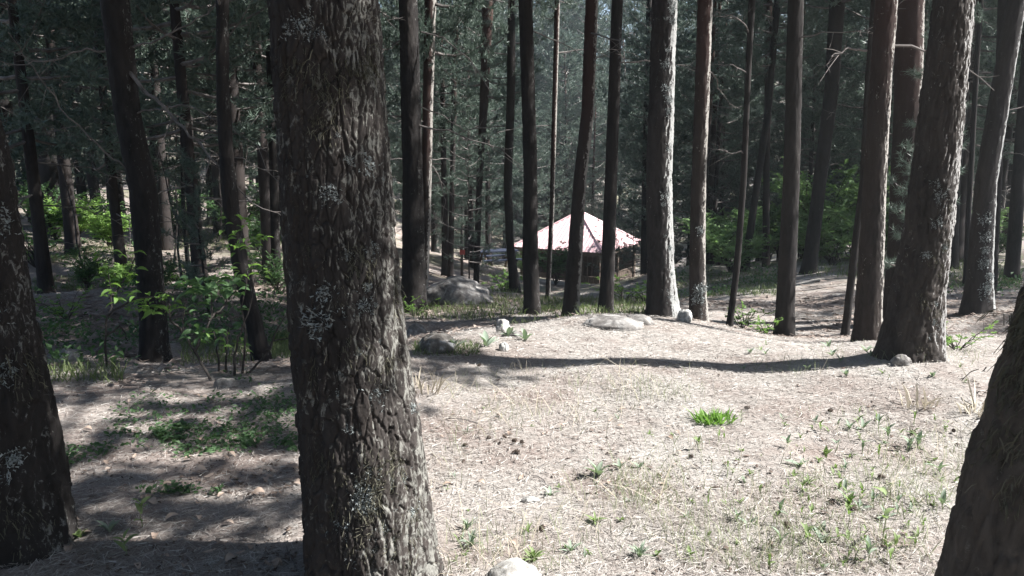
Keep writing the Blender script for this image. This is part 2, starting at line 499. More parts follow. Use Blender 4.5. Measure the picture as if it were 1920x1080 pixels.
M['leaf_dark'] = mat_leaf('dark_leaf', (0.050, 0.10, 0.045), (0.09, 0.155, 0.065), 0.35, (0.09, 0.19, 0.05))
M['herb'] = mat_leaf('herb_leaf', (0.15, 0.21, 0.09), (0.27, 0.33, 0.16), 0.35, (0.18, 0.30, 0.06), 0.6, 0.2)
M['herb_grey'] = mat_leaf('woolly_leaf', (0.20, 0.25, 0.19), (0.33, 0.38, 0.31), 0.25, (0.2, 0.3, 0.12), 0.8, 0.1)
M['grass'] = mat_leaf('grass_blade', (0.15, 0.20, 0.09), (0.33, 0.35, 0.22), 0.3, None, 0.6, 0.2)
M['grass_green'] = mat_leaf('green_grass', (0.085, 0.12, 0.05), (0.19, 0.22, 0.10), 0.3, (0.14, 0.22, 0.06), 0.5, 0.2)
M['grass_dry'] = mat_leaf('dry_grass_blade', (0.36, 0.31, 0.23), (0.52, 0.47, 0.38), 0.2, None, 0.8, 0.1)
M['litter'] = mat_leaf('fallen_needle', (0.185, 0.156, 0.136), (0.645, 0.625, 0.588), 0.0, None, 0.8, 0.15)
M['dead_leaf'] = mat_leaf('dead_leaf', (0.22, 0.15, 0.11), (0.46, 0.38, 0.32), 0.1, None, 0.7, 0.2)
M['litter_brown'] = mat_leaf('brown_litter', (0.075, 0.055, 0.045), (0.40, 0.33, 0.285), 0.0, None, 0.85, 0.1)
M['bits'] = mat_leaf('bark_crumb', (0.06, 0.045, 0.038), (0.20, 0.155, 0.13), 0.0, None, 0.9, 0.1)
M['lichen'] = mat_leaf('lichen', (0.18, 0.20, 0.20), (0.42, 0.45, 0.44), 0.1, None, 0.95, 0.05)
M['moss'] = mat_leaf('beard_moss', (0.075, 0.072, 0.052), (0.15, 0.143, 0.11), 0.15, None, 0.95, 0.05)
M['rock'] = mat_plain('lichen_rock', [(0.3, (0.07, 0.064, 0.06)), (0.48, (0.16, 0.15, 0.142)), (0.68, (0.34, 0.33, 0.315))], 9, 0.9, 0.15, 0.6, 30, 0.02, dist=0.7)
M['rock_white'] = mat_plain('pale_rock', [(0.34, (0.14, 0.13, 0.12)), (0.5, (0.36, 0.35, 0.33)), (0.7, (0.62, 0.61, 0.59))], 14, 0.9, 0.15, 0.6, 40, 0.01)
M['rock_dark'] = mat_plain('mossy_rock', [(0.32, (0.055, 0.05, 0.046)), (0.52, (0.12, 0.11, 0.10)), (0.66, (0.28, 0.28, 0.28))], 14, 0.95, 0.1, 0.6, 34, 0.02)
M['roof'] = mat_plain('red_roof_metal', [(0.3, (0.62, 0.39, 0.40)), (0.7, (0.70, 0.48, 0.49))], 3, 0.42, 0.5, 0.05, 20)
M['wood'] = mat_plain('weathered_wood', [(0.3, (0.055, 0.042, 0.034)), (0.7, (0.13, 0.10, 0.08))], 8, 0.85, 0.2, 0.3, 30, 0.004, (1, 1, 0.15))
M['table'] = mat_plain('blue_grey_paint', [(0.3, (0.022, 0.028, 0.045)), (0.7, (0.045, 0.053, 0.078))], 6, 0.9, 0.1)
M['red'] = mat_plain('red_paint', [(0.3, (0.33, 0.06, 0.05)), (0.7, (0.45, 0.10, 0.08))], 8, 0.6)
M['cut_wood'] = mat_plain('cut_wood', [(0.3, (0.55, 0.33, 0.15)), (0.7, (0.68, 0.45, 0.22))], 14, 0.8)

# ------------------------------------------------------------------ the ground sheet
def grid_lines(lo, hi, a, b, step, g=1.09):
    mid = list(np.arange(a, b + 1e-6, step))
    s = step; up = []; v = mid[-1]
    while v < hi:
        s = min(s * g, 12); v += s; up.append(v)
    s = step; dn = []; v = mid[0]
    while v > lo:
        s = min(s * g, 12); v -= s; dn.append(v)
    return np.array(dn[::-1] + mid + up)


def build_ground():
    xs = grid_lines(-330, 330, -4.5, 5.5, 0.06, 1.045)
    ys = grid_lines(-200, 420, 1.8, 9.0, 0.06, 1.03)
    X, Y = np.meshgrid(xs, ys)
    Z = ground_z(X.ravel(), Y.ravel())
    V = np.c_[X.ravel(), Y.ravel(), Z]
    nx, ny = len(xs), len(ys)
    i = np.arange(ny - 1)[:, None] * nx; j = np.arange(nx - 1)[None]
    Q = np.stack([i + j, i + j + 1, i + nx + j + 1, i + nx + j], -1).reshape(-1, 4)
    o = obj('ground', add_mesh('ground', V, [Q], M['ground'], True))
    o['kind'] = 'structure'
    o['label'] = 'forest floor of dry pine needles rising to a sunny knoll'


build_ground()

# ------------------------------------------------------------------ thin forest haze
def haze():
    m, nt, nd, ln = new_mat('haze')
    v = N(nt, 'ShaderNodeVolumePrincipled')
    v.inputs['Color'].default_value = (0.84, 0.92, 0.97, 1)
    v.inputs['Density'].default_value = 0.0009
    v.inputs['Anisotropy'].default_value = 0.2
    out = N(nt, 'ShaderNodeOutputMaterial'); ln.new(v.outputs[0], out.inputs['Volume'])
    mb = MB(); mb.box((0, 110, 9), (680, 640, 66))
    o = obj('haze', mb.mesh('haze', m)); o['kind'] = 'stuff'; o['label'] = 'thin pale haze between the trees'


haze()

# ------------------------------------------------------------------ trunks
def trunk_mesh(name, cz, mat, seg, zs, amp, wx, wz, flare=0.35, fl_h=0.16, seed=0):
    """cz: (n,4) rows z,x,y,r in local space; zs: the heights of the rings"""
    z = np.asarray(zs)
    cx = np.interp(z, cz[:, 0], cz[:, 1]); cy = np.interp(z, cz[:, 0], cz[:, 2]); r = np.interp(z, cz[:, 0], cz[:, 3])
    th = np.linspace(0, 2 * np.pi, seg, endpoint=False)
    TH, Z = np.meshgrid(th, z)
    R = np.repeat(r[:, None], seg, 1)
    R0 = float(np.interp(0.6, cz[:, 0], cz[:, 3]))
    lobes = 0.45 + 0.55 * (np.cos(TH * 3 + seed) * 0.5 + np.cos(TH * 5 + seed * 2.3) * 0.5)
    fl = np.exp(-np.clip(Z, 0, 9) / fl_h)
    R = R * (1 + flare * fl * (0.5 + lobes * 0.8))
    R = R * (1 + 0.05 * vnoise(np.cos(TH) * 1.3 + seed, np.sin(TH) * 1.3, Z * 1.7, 21))
    ax, ay = np.cos(TH) * R0, np.sin(TH) * R0
    A, B, Zz = ax.ravel(), ay.ravel(), Z.ravel()
    k1 = 0.30 / wx; k2 = 0.30 / wz
    w1 = vnoise(A * k1 * 3, B * k1 * 3, Zz * k2 * 4, seed + 31); w2 = vnoise(A * k1 * 3, B * k1 * 3, Zz * k2 * 4, seed + 32)
    w3 = vnoise(A * k1 * 9, B * k1 * 9, Zz * k2 * 14, seed + 33)
    # long furrows between vertical ridges
    q = np.abs(vnoise(A / wx * 0.55 + 0.5 * w1, B / wx * 0.55 + 0.5 * w2, Zz / wz * 0.45 + w1, seed + 34))
    fur = np.clip(q / 0.055, 0, 1) ** 0.5
    # flakes: irregular scales, each at a height of its own
    f1, f2, idr = worley(A / (wx * 0.9) + 1.1 * w1 + 0.5 * w3, B / (wx * 0.9) + 1.1 * w2 + 0.5 * w3, Zz / (wz * 0.55) + 1.2 * w2 + 0.5 * w3, seed)
    g1, g2, gid = worley(A / (wx * 0.45) + 1.5 * w2 + 0.6 * w3, B / (wx * 0.45) + 1.5 * w1, Zz / (wz * 0.26) + 1.5 * w1 - 0.6 * w3, seed + 50)
    crack = np.clip((f2 - f1) / 0.10, 0, 1)
    h1, h2, hid = worley(A / (wx * 0.22) + 1.2 * w1 + 1.2 * w3, B / (wx * 0.22) + 1.2 * w2, Zz / (wz * 0.12) + 1.5 * w2, seed + 70)
    gcr = np.clip((g2 - g1) / 0.08, 0, 1)
    d = amp * (0.70 * (fur - 0.85) + 0.70 * (idr - 0.5) + 0.50 * (crack - 1) + 0.28 * (gid - 0.5) + 0.18 * (gcr - 1) + 0.14 * (hid - 0.5) + 0.10 * w3)
    R = R + d.reshape(R.shape)
    V = np.stack([cx[:, None] + np.cos(TH) * R, cy[:, None] + np.sin(TH) * R, Z], -1).reshape(-1, 3)
    n = len(z)
    i = np.arange(n - 1)[:, None] * seg; j = np.arange(seg)[None]; k = (j + 1) % seg
    Q = np.stack([i + j, i + k, i + seg + k, i + seg + j], -1).reshape(-1, 4)
    return add_mesh(name, V, [Q], mat, True)


# ------------------------------------------------------------------ pine crowns
def needles(mb, pos, dirs, K, ln, wd, spread=0.95, m=0):
    pos = np.asarray(pos); dirs = np.asarray(dirs)
    n = len(pos)
    rd = rng.normal(size=(n, K, 3)); rd /= np.linalg.norm(rd, axis=2)[..., None]
    d = dirs[:, None] * 0.75 + rd * spread
    d /= np.linalg.norm(d, axis=2)[..., None]
    L = ln * rng.uniform(0.65, 1.2, (n, K, 1))
    side = np.cross(d, rng.normal(size=(n, K, 3))); side /= np.linalg.norm(side, axis=2)[..., None] + 1e-9
    b = pos[:, None] - dirs[:, None] * rng.uniform(0, ln * 0.9, (n, K, 1))
    V = np.stack([b - side * wd / 2, b + side * wd / 2, b + d * L], 2).reshape(-1, 3)
    mb.add(V, T=np.arange(n * K * 3).reshape(-1, 3), m=m)


def crown_mesh(name, seed, z0, z1, rmax, nb, ntw, K, ln, wd, prof=None, az0=None, puff=0.30, ntuft=9):
    """limbs with twigs and needle tufts round a vertical axis; material 0 needles, 1 wood"""
    r_ = random.Random(seed)
    mb = MB()
    tp = []; td = []
    for i in range(nb):
        f = (i + r_.random()) / nb
        z = z0 + (z1 - z0) * f
        az = i * 2.399 + r_.uniform(-0.5, 0.5) if az0 is None else az0[0] + r_.uniform(-az0[1], az0[1])
        pr = prof(f) if prof else (0.55 + 0.45 * math.sin(min(1, f * 2.2) * math.pi / 2)) * (1 - f) ** 0.55 + 0.12
        L = rmax * pr * r_.uniform(0.65, 1.15)
        rise = r_.uniform(-0.15, 0.25) + 0.5 * f
        s = np.linspace(0, 1, 6)
        wob = r_.uniform(-0.25, 0.25)
        a = az + wob * s
        pts = np.stack([np.cos(a) * L * s, np.sin(a) * L * s, z + L * (rise * s - 0.25 * s * (1 - s) + 0.16 * s ** 3)], -1)
        mb.tube(pts, np.interp(s, [0, 1], [0.012 + 0.010 * L, 0.004]), 4, m=1, cap=False)
        nc = max(2, int(round(ntw * (0.5 + 0.5 * min(1.0, L / rmax)))))
        for j in range(nc):
            t = 0.34 + 0.66 * (j + r_.random()) / nc if j < nc - 1 else 1.0
            p = np.array([np.interp(t, s, pts[:, c]) for c in range(3)])
            d = np.array([math.cos(az) * 0.6, math.sin(az) * 0.6, 0.25])
            sd = np.array([-math.sin(az), math.cos(az), 0]) * (1 if j % 2 else -1)
            cc = p + d * L * 0.08 + (sd * L * r_.uniform(0.08, 0.30) * (1.2 - t) if j < nc - 1 else 0)
            cr = puff * r_.uniform(0.7, 1.25) * (0.75 + 0.25 * min(1.0, L / 2.0))
            mb.add(np.array([p + [0, 0, 0.007], p - [0, 0, 0.007], cc]), T=[(0, 1, 2)], m=1)
            for q in range(ntuft):
                v = np.array([r_.gauss(0, .55), r_.gauss(0, .55), r_.gauss(0, .30)])
                tp.append(cc + v * cr)
                dd = v * 0.8 + d * 0.5 + np.array([0, 0, 0.45]); td.append(dd / np.linalg.norm(dd))
    needles(mb, tp, td, K, ln, wd)
    return mb.mesh(name, [M['needle'], M['twig']])


def dead_branch_mesh(name, seed, L):
    r_ = random.Random(seed)
    mb = MB()
    s = np.linspace(0, 1, 8)
    k = r_.uniform(-0.4, 0.4)
    pts = np.stack([L * s, 0.25 * L * np.sin(k + s * 2) - 0.25 * L * math.sin(k), L * (r_.uniform(-0.1, 0.15) * s - 0.30 * s * s)], -1)
    pts[1:] += np.array([[r_.gauss(0, .02 * L) for _ in range(3)] for _ in range(7)])
    mb.tube(pts, np.interp(s, [0, 1], [0.016, 0.004]), 5)
    for j in range(r_.randint(4, 7)):
        t = r_.uniform(0.25, 0.95)
        p = np.array([np.interp(t, s, pts[:, c]) for c in range(3)])
        d = np.array([r_.uniform(0.2, 1), r_.choice((-1, 1)) * r_.uniform(0.4, 1), r_.uniform(-0.5, 0.5)])
        l = L * r_.uniform(0.12, 0.35)
        q = np.stack([p, p + d * l * 0.5 + np.array([0, 0, r_.gauss(0, .03)]), p + d * l + np.array([0, 0, -0.08 * l])])
        mb.tube(q, [0.006, 0.004, 0.002], 4)
    return mb.mesh(name, M['twig'])


DEAD = [dead_branch_mesh('dead_branch', 40 + i, 1.0 + 0.25 * i) for i in range(5)]
# crowns for the big trees of the clearing (bases above the picture)
HIGH = [crown_mesh('crown', 60 + i, 0.0, 7.5, 2.4, 56, 6, 15, 0.13, 0.022, puff=0.34, ntuft=11) for i in range(3)]
DENSE = [crown_mesh('crown', 66 + i, 0.0, 7.5, 2.5, 70 + 45 * i, 6, 15, 0.13, 0.024, puff=0.36, ntuft=11) for i in range(2)]
SPARSE = [crown_mesh('crown', 70 + i, 0.0, 6.5, 1.9, 22, 5, 15, 0.13, 0.018) for i in range(2)]


def simplify_rings(z_vis, H, step):
    lo = np.arange(-0.25, z_vis, step)
    return np.r_[lo, np.arange(z_vis, H, 0.35), H]


def lichen_mesh(name, seed, n, size, droop, mat, wid=0.22):
    r_ = np.random.default_rng(seed)
    mb = MB()
    for i in range(n):
        a = r_.uniform(0, 2 * np.pi); el = r_.uniform(0.1, 1.2)
        d = np.array([math.cos(a) * math.cos(el), math.sin(a) * math.cos(el), math.sin(el)])
        p = np.r_[r_.normal(0, size * (1.0 + 0.35 * (seed % 3)), 1), r_.normal(0, size * (1.7 - 0.4 * (seed % 2)), 1), -0.003]
        L = size * r_.uniform(0.4, 1.0); w = L * wid * r_.uniform(0.6, 1.3)
        side = np.cross(d, r_.normal(size=3)); side /= np.linalg.norm(side)
        dr = np.array([0, -droop * L, 0])
        p1 = p + d * L * 0.55 + dr * 0.3; p2 = p + d * L + dr
        f1 = p2 + side * w * 1.3 + d * L * 0.3 + dr * .4; f2 = p2 - side * w * 1.3 + d * L * 0.25 + dr * .5
        mb.add([p - side * w * .3, p + side * w * .3, p1 + side * w * .5, p1 - side * w * .5, p2 + side * w * .5, p2 - side * w * .5, f1, f2],
               Q=[(0, 1, 2, 3), (3, 2, 4, 5)], T=[(5, 4, 6), (5, 4, 7)])
    return mb.mesh(name, mat)


LICHEN = [lichen_mesh('lichen_tuft', 80 + i, 120, 0.014, 0.2, M['lichen'], 0.38) for i in range(4)]
MOSS = [lichen_mesh('moss_tuft', 90 + i, 90, 0.026, 0.8, M['moss'], 0.16) for i in range(3)]

# id: (label, bark, seg, ring step, bark relief, plate w, plate h, total height, crown base, crown mesh, crown scale, dead branches)
SPEC = {
    'main':  ('thick rough pine trunk with many pale lichen tufts, the nearest and widest of all', 'bark_main', 440, 0.0045, 0.0155, 0.056, 0.19, 15, 7.5, HIGH[0], 1.0, 0),
    'left':  ('thick dark peeling pine trunk cut off by the left edge of the view', 'bark_dark', 190, 0.010, 0.018, 0.06, 0.2, 15, 6.0, HIGH[1], 1.0, 0),
    'right': ('shaggy shaded pine trunk leaning out of the bottom right corner', 'bark_shag', 200, 0.010, 0.016, 0.055, 0.2, 14, 3.9, DENSE[1], 1.3, 0),
    'big':   ('stout pine on the sunny knoll casting a long thin shadow over the needles', 'bark_big', 150, 0.012, 0.017, 0.045, 0.16, 15, 5.1, DENSE[0], 1.5, 0),
    'r2':    ('reddish pine with a bright sunlit edge, just behind the stout pine on the knoll', 'bark_red', 72, 0.022, 0.010, 0.04, 0.15, 14, 6.5, HIGH[0], 1.0, 1),
    'r6':    ('dark reddish pine half hidden behind the stout knoll pine', 'bark_red', 56, 0.03, 0.010, 0.04, 0.15, 14, 7.0, HIGH[1], 0.9, 1),
    'r3':    ('straight almost black pine rising from the edge of the shaded hollow', 'bark_dark', 56, 0.03, 0.008, 0.04, 0.15, 14, 6.5, HIGH[2], 0.95, 2),
    'r4':    ('dark pine leaning right at the foot of the sunlit green bushes', 'bark_dark', 36, 0.06, 0.008, 0.05, 0.2, 13, 5.5, HIGH[0], 0.9, 2),
    'c6':    ('slim pine with reddish upper bark, right of the lichen-edged grey pine', 'bark_red', 56, 0.028, 0.009, 0.04, 0.14, 14, 6.5, SPARSE[1], 1.1, 2),
    'c5':    ('grey pine with a flaky sunlit right side crusted with pale lichen', 'bark_grey', 84, 0.020, 0.013, 0.04, 0.13, 15, 7.0, SPARSE[0], 1.1, 0),
    'c4':    ('slim dark pine in front of the right half of the red roof', 'bark_dark', 48, 0.035, 0.007, 0.04, 0.15, 14, 6.5, HIGH[1], 0.8, 2),
    'c3':    ('slim leaning pine with rusty upper bark, crossing the middle of the red roof', 'bark_red', 48, 0.035, 0.008, 0.04, 0.15, 14, 6.5, SPARSE[0], 1.0, 2),
    'c2':    ('dark upright pine at the left end of the red roof', 'bark_dark', 48, 0.035, 0.008, 0.04, 0.15, 14, 6.0, HIGH[0], 0.8, 2),
    'c1':    ('broad dark pine beside the sunlit boulder, right of the nearest trunk', 'bark_dark', 72, 0.03, 0.011, 0.05, 0.18, 15, 6.5, HIGH[2], 1.0, 3),
    'c7':    ('slender dark pine standing in the bright clearing beyond the boulder', 'bark_far', 24, 0.09, 0.006, 0.06, 0.2, 13, 5.0, HIGH[1], 0.8, 3),
    'c8':    ('thin crooked pine leaning left, just left of the shelter', 'bark_dark', 24, 0.08, 0.006, 0.05, 0.2, 9, 4.2, SPARSE[1], 0.7, 2),
    'c9':    ('very thin pine stem rising in front of the left half of the red roof', 'bark_red', 18, 0.09, 0.004, 0.04, 0.2, 9, 5.0, SPARSE[0], 0.55, 2),
    'c10':   ('thin dark pine at the back of the bright clearing, beside the red topped post', 'bark_far', 20, 0.1, 0.005, 0.05, 0.2, 12, 4.5, HIGH[2], 0.75, 3),
    'c11':   ('rusty barked pine close behind the broad dark pine by the boulder', 'bark_red', 30, 0.07, 0.007, 0.05, 0.2, 13, 4.5, HIGH[0], 0.7, 3),
    'l1':    ('black pine leaning left behind the leafy saplings', 'bark_dark', 64, 0.03, 0.010, 0.05, 0.18, 14, 5.5, HIGH[1], 0.95, 0),
    'l2':    ('bent dark pine whose foot curves right, beside the bare shrub stems', 'bark_dark', 56, 0.03, 0.008, 0.04, 0.16, 12, 5.0, HIGH[0], 0.85, 2),
    'l3':    ('wide black pine trunk behind the bright green bush on the left bank', 'bark_dark', 36, 0.08, 0.010, 0.06, 0.2, 15, 6.0, HIGH[2], 1.1, 3),
    'l4':    ('dark pine at the extreme left, behind the near left trunk', 'bark_dark', 30, 0.08, 0.008, 0.06, 0.2, 14, 5.0, HIGH[1], 1.0, 3),
    'l5':    ('short-footed dark pine at the top of the pale left bank', 'bark_far', 26, 0.1, 0.006, 0.06, 0.2, 13, 4.5, HIGH[0], 0.9, 3),
    'l6':    ('thin dark pine close beside the nearest trunk on its left', 'bark_dark', 26, 0.07, 0.006, 0.05, 0.2, 12, 4.5, HIGH[1], 0.8, 3),
    'l7':    ('thin pine slanting left behind the bright bush on the left bank', 'bark_dark', 20, 0.12, 0.006, 0.06, 0.2, 12, 4.5, HIGH[2], 0.8, 3),
    'l8':    ('slim greyish pine at the back of the left bank, right of the leaning black pine', 'bark_far', 20, 0.12, 0.005, 0.06, 0.2, 12, 4.5, HIGH[0], 0.8, 3),
    'l9':    ('dead stick-thin young pine standing on the left bank', 'bark_dark', 14, 0.1, 0.003, 0.04, 0.2, 3.2, 9, None, 0, 2),
    'e1':    ('dark pine with flared foot near the right edge, sunlit down its right side', 'bark_grey', 64, 0.03, 0.011, 0.05, 0.18, 14, 6.5, HIGH[1], 0.95, 1),
    'e2':    ('dark pine in the gap between the stout pine and the right edge pine', 'bark_dark', 30, 0.07, 0.007, 0.05, 0.2, 13, 5.0, HIGH[0], 0.85, 2),
    'e3':    ('dark pine at the extreme right edge of the wood', 'bark_dark', 30, 0.07, 0.007, 0.05, 0.2, 13, 5.0, HIGH[2], 0.85, 2),
    'e4':    ('dark pine just right of the flared right edge pine, a little behind it', 'bark_dark', 30, 0.07, 0.007, 0.05, 0.2, 13, 5.5, HIGH[0], 0.8, 2),
    'e5':    ('pole-thin stem between the stout pine and the right edge pine', 'bark_dark', 14, 0.1, 0.003, 0.05, 0.2, 8, 4.5, SPARSE[1], 0.5, 1),
    's1':    ('thin dark leaning stem touching the reddish pine on its left', 'bark_dark', 22, 0.06, 0.004, 0.04, 0.2, 9, 5.5, SPARSE[0], 0.5, 1),
    's2':    ('thin slanting stem alone on the slope of the hollow', 'bark_dark', 20, 0.06, 0.004, 0.04, 0.2, 8, 5.5, SPARSE[1], 0.5, 2),
    's3':    ('dark pine slanting right among the green bushes beyond the hollow', 'bark_dark', 20, 0.1, 0.005, 0.05, 0.2, 12, 5.0, HIGH[1], 0.8, 2),
    's4':    ('upright dim pine on the brown mound beyond the hollow', 'bark_far', 20, 0.1, 0.005, 0.05, 0.2, 12, 5.0, HIGH[2], 0.8, 2),
    's5':    ('slim dark pine right of the shelter', 'bark_dark', 18, 0.12, 0.005, 0.05, 0.2, 12, 5.0, HIGH[0], 0.8, 2),
}
TREE = {}
for ti, (k, (Y, pts)) in enumerate(TR.items()):
    label, bark, seg, step, amp, wx, wz, H, cb, crn, cs, nd = SPEC[k]
    rows = []
    for py, xl, xr in pts:
        x, _, z = P((xl + xr) / 2, py, Y)
        dist = Y / ray((xl + xr) / 2, py)[1]
        rows.append((z, x, (xr - xl) / 2 / F * dist))
    rows.sort()
    bz, bx, br = rows[0]
    bz = gz(bx, Y) if k not in ('right',) else gz(bx, Y)
    rows = np.array(rows)
    # continue upwards: lean eases off, radius tapers
    zt, xt, rt = rows[-1]
    zb = rows[max(0, len(rows) - 3)]
    slope = np.clip((xt - zb[1]) / max(0.3, zt - zb[0]), -0.25, 0.25)
    top = []
    for q in np.linspace(0.15, 1, 8):
        zz = zt + (bz + H - zt) * q
        dz = zz - zt
        top.append((zz, xt + slope * 1.6 * (1 - math.exp(-dz / 1.6)), rt * (1 - q) ** 0.8 + 0.012))
    rows = np.r_[rows, top]
    cz = np.c_[rows[:, 0] - bz, rows[:, 1] - bx, np.zeros(len(rows)), rows[:, 2]]
    root = thing('pine_tree', label, 'tree', (bx, Y, bz))
    zvis = min(H - 0.5, zt - bz + 0.25)
    fl = {'main': 0.10, 'left': 0.12, 'right': 0.06, 'big': 0.20, 'e1': 0.30}.get(k, 0.28)
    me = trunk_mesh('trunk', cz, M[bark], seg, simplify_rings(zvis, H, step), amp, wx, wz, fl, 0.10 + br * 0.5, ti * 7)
    obj('trunk', me, root)
    TREE[k] = (root, cz, Y, bx, bz)
    if crn:
        xc = float(np.interp(cb, cz[:, 0], cz[:, 1]))
        c = obj('crown', crn, root, (xc, 0, cb), (0, 0, ti * 1.3), (cs, cs, (H + 0.4 - cb) / 7.5))
    rr = random.Random(ti)
    for d in range(nd):
        zz = rr.uniform(2.2, min(cb, zvis + 1.2)) if cb > 3.2 else rr.uniform(1, 2.5)
        ang = rr.choice((rr.uniform(-0.7, 0.6), rr.uniform(2.5, 3.9), rr.uniform(-2.2, -0.9)))
        r0 = float(np.interp(zz, cz[:, 0], cz[:, 3])) * 0.85
        obj('dead_branch', DEAD[rr.randrange(5)], root, (float(np.interp(zz, cz[:, 0], cz[:, 1])) + r0 * math.cos(ang), r0 * math.sin(ang), zz),
            (rr.uniform(-0.3, 0.3), rr.uniform(-0.4, 0.3), ang), rr.uniform(0.45, 1.0) * (0.6 if k[0] == 's' else 1))


def stick(k, px, py, mesh, name, s, out=0.0, twist=0.0):
    """fix a tuft on the visible face of a trunk"""
    root, cz, Y, bx, bz = TREE[k]
    x, _, z = P(px, py, Y)
    for _ in range(3):
        zl = z - bz
        r = float(np.interp(zl, cz[:, 0], cz[:, 3])); cx = bx + float(np.interp(zl, cz[:, 0], cz[:, 1]))
        sn = np.clip((x - cx) / r, -0.98, 0.98)
        yy = Y - r * math.sqrt(1 - sn * sn)
        x, _, z = P(px, py, yy)
    phi = math.asin(sn)
    n = Vector((math.sin(phi), -math.cos(phi), 0))
    zl = z - bz
    cxl = float(np.interp(zl, cz[:, 0], cz[:, 1]))
    pos = Vector((cxl, 0, zl)) + n * (r + out)
    o = obj(name, mesh, root)
    o.matrix_basis = basis_matrix(pos, n, (0, 0, 1), s, twist)
    return o


# lichen and moss on the nearest trunk, where the photograph has them
for i, (px, py, s) in enumerate([(570, 40, 1.6), (595, 65, 1.2), (610, 85, .9), (548, 55, 1.0), (560, 550, 1.3), (610, 548, 1.3), (690, 538, 1.1), (660, 582, 1.5), (685, 576, 1.2), (705, 572, 1.0), (598, 605, 1.7), (590, 625, 1.2),
                                 (690, 310, 1.0), (632, 255, .9), (655, 300, .7), (615, 365, 1.1), (600, 378, .9), (628, 375, .7), (690, 745, 1.5), (705, 750, 1.1), (676, 735, .9), (640, 740, .9), (655, 805, .7), (655, 765, .6), (778, 772, 1.0),
                                 (665, 930, 1.4), (680, 945, 1.2), (655, 920, 1.0), (690, 925, 1.0), (640, 985, 1.3), (630, 965, 1.1), (635, 1005, .8), (612, 1040, 1.0), (672, 1055, 1.1), (690, 1005, 1.0), (712, 990, .8), (735, 910, 1.0), (760, 935, .9), (720, 1035, 1.0),
                                 (770, 1005, 1.0), (745, 1060, 1.0), (815, 1060, 1.4), (800, 1035, 1.0), (700, 880, .9), (620, 450, .6), (650, 480, .7), (575, 330, .6), (700, 470, .8), (715, 640, .8), (670, 660, .8), (560, 690, .7), (640, 700, .6)]):
    stick('main', px, py, LICHEN[i % 4], 'lichen_tuft', s * (0.55 + 0.35 * math.sin(i * 2.7)), -0.004, i * 1.1)
for i, (px, py, s) in enumerate([(690, 125, 1.4), (692, 135, 1.0), (558, 130, 1.2), (540, 165, 1.0), (605, 160, 1.3), (618, 178, 1.1), (607, 238, 1.2), (590, 222, .7), (655, 130, 0.9), (670, 500, 1.1), (700, 510, 1.0), (680, 480, 1.0), (748, 565, 1.4), (660, 660, 1.3),
                                 (580, 700, 1.0), (720, 700, 1.0), (735, 680, .9), (715, 860, 1.1), (690, 890, 1.0), (735, 860, 1.0), (755, 890, 1.0), (700, 960, 1.1), (628, 955, 1.1), (610, 870, 1.0), (640, 900, .7), (750, 980, 1.0), (725, 945, 1.0), (770, 1040, 1.0), (690, 1050, 1.0),
                                 (580, 900, 1.0), (785, 960, 0.9), (790, 1000, 1.0), (655, 1030, 1.0), (640, 560, 0.8), (575, 470, .7)]):
    stick('main', px, py, MOSS[i % 3], 'moss_tuft', s * 0.65, -0.004, (i % 5 - 2) * 0.15)
rr = random.Random(6)
for i in range(46):
    y = rr.triangular(840, 1078, 1000); xr = np.interp(y, [800, 1080], [786, 818])
    stick('main', xr - rr.triangular(4, 150, 60), y, (LICHEN + MOSS)[i % 7], 'lichen_tuft' if i % 7 < 4 else 'moss_tuft', rr.uniform(0.3, 0.8), -0.004, rr.uniform(0, 6))
rr = random.Random(5)
for i in range(26):
    y = rr.uniform(0, 590); xr = np.interp(y, [0, 340, 600], [1269, 1259, 1268])
    stick('c5', xr - rr.triangular(2, 22, 4), y, LICHEN[i % 4], 'lichen_tuft', rr.uniform(0.5, 1.3))
for i in range(22):
    y = rr.uniform(330, 660); xr = np.interp(y, [0, 420, 672], [1822, 1783, 1756])
    stick('big', xr - rr.triangular(3, 42, 5), y, (LICHEN + MOSS)[i % 7], 'lichen_tuft' if i % 7 < 4 else 'moss_tuft', rr.uniform(0.4, 1.0))
for i in range(8):
    stick('c6', rr.uniform(1303, 1320), rr.uniform(430, 600), LICHEN[i % 4], 'lichen_tuft', rr.uniform(0.9, 1.8))
for i in range(10):
    y = rr.uniform(380, 570); xr = np.interp(y, [340, 480, 586], [1867, 1860, 1858])
    stick('e1', xr - rr.uniform(2, 18), y, LICHEN[i % 4], 'lichen_tuft', rr.uniform(0.9, 1.9))
for i, (px, py) in enumerate([(12, 590), (40, 700), (70, 690), (25, 900), (15, 980), (60, 860), (85, 1000), (5, 420)]):
    stick('left', px, py, (LICHEN + MOSS)[(i * 3) % 7], 'lichen_tuft' if (i * 3) % 7 < 4 else 'moss_tuft', 1.2)
for i in range(6):
    y = rr.uniform(640, 1070); xl = np.interp(y, [600, 700, 870, 1080], [1925, 1890, 1836, 1783])
    stick('right', xl + rr.uniform(4, 70), y, MOSS[i % 3], 'moss_tuft', rr.uniform(1.0, 1.8))
for i in range(5):
    stick('right', 1902 + rr.uniform(0, 16), 600 + rr.uniform(-10, 40), MOSS[i % 3], 'moss_tuft', rr.uniform(1.2, 1.7))

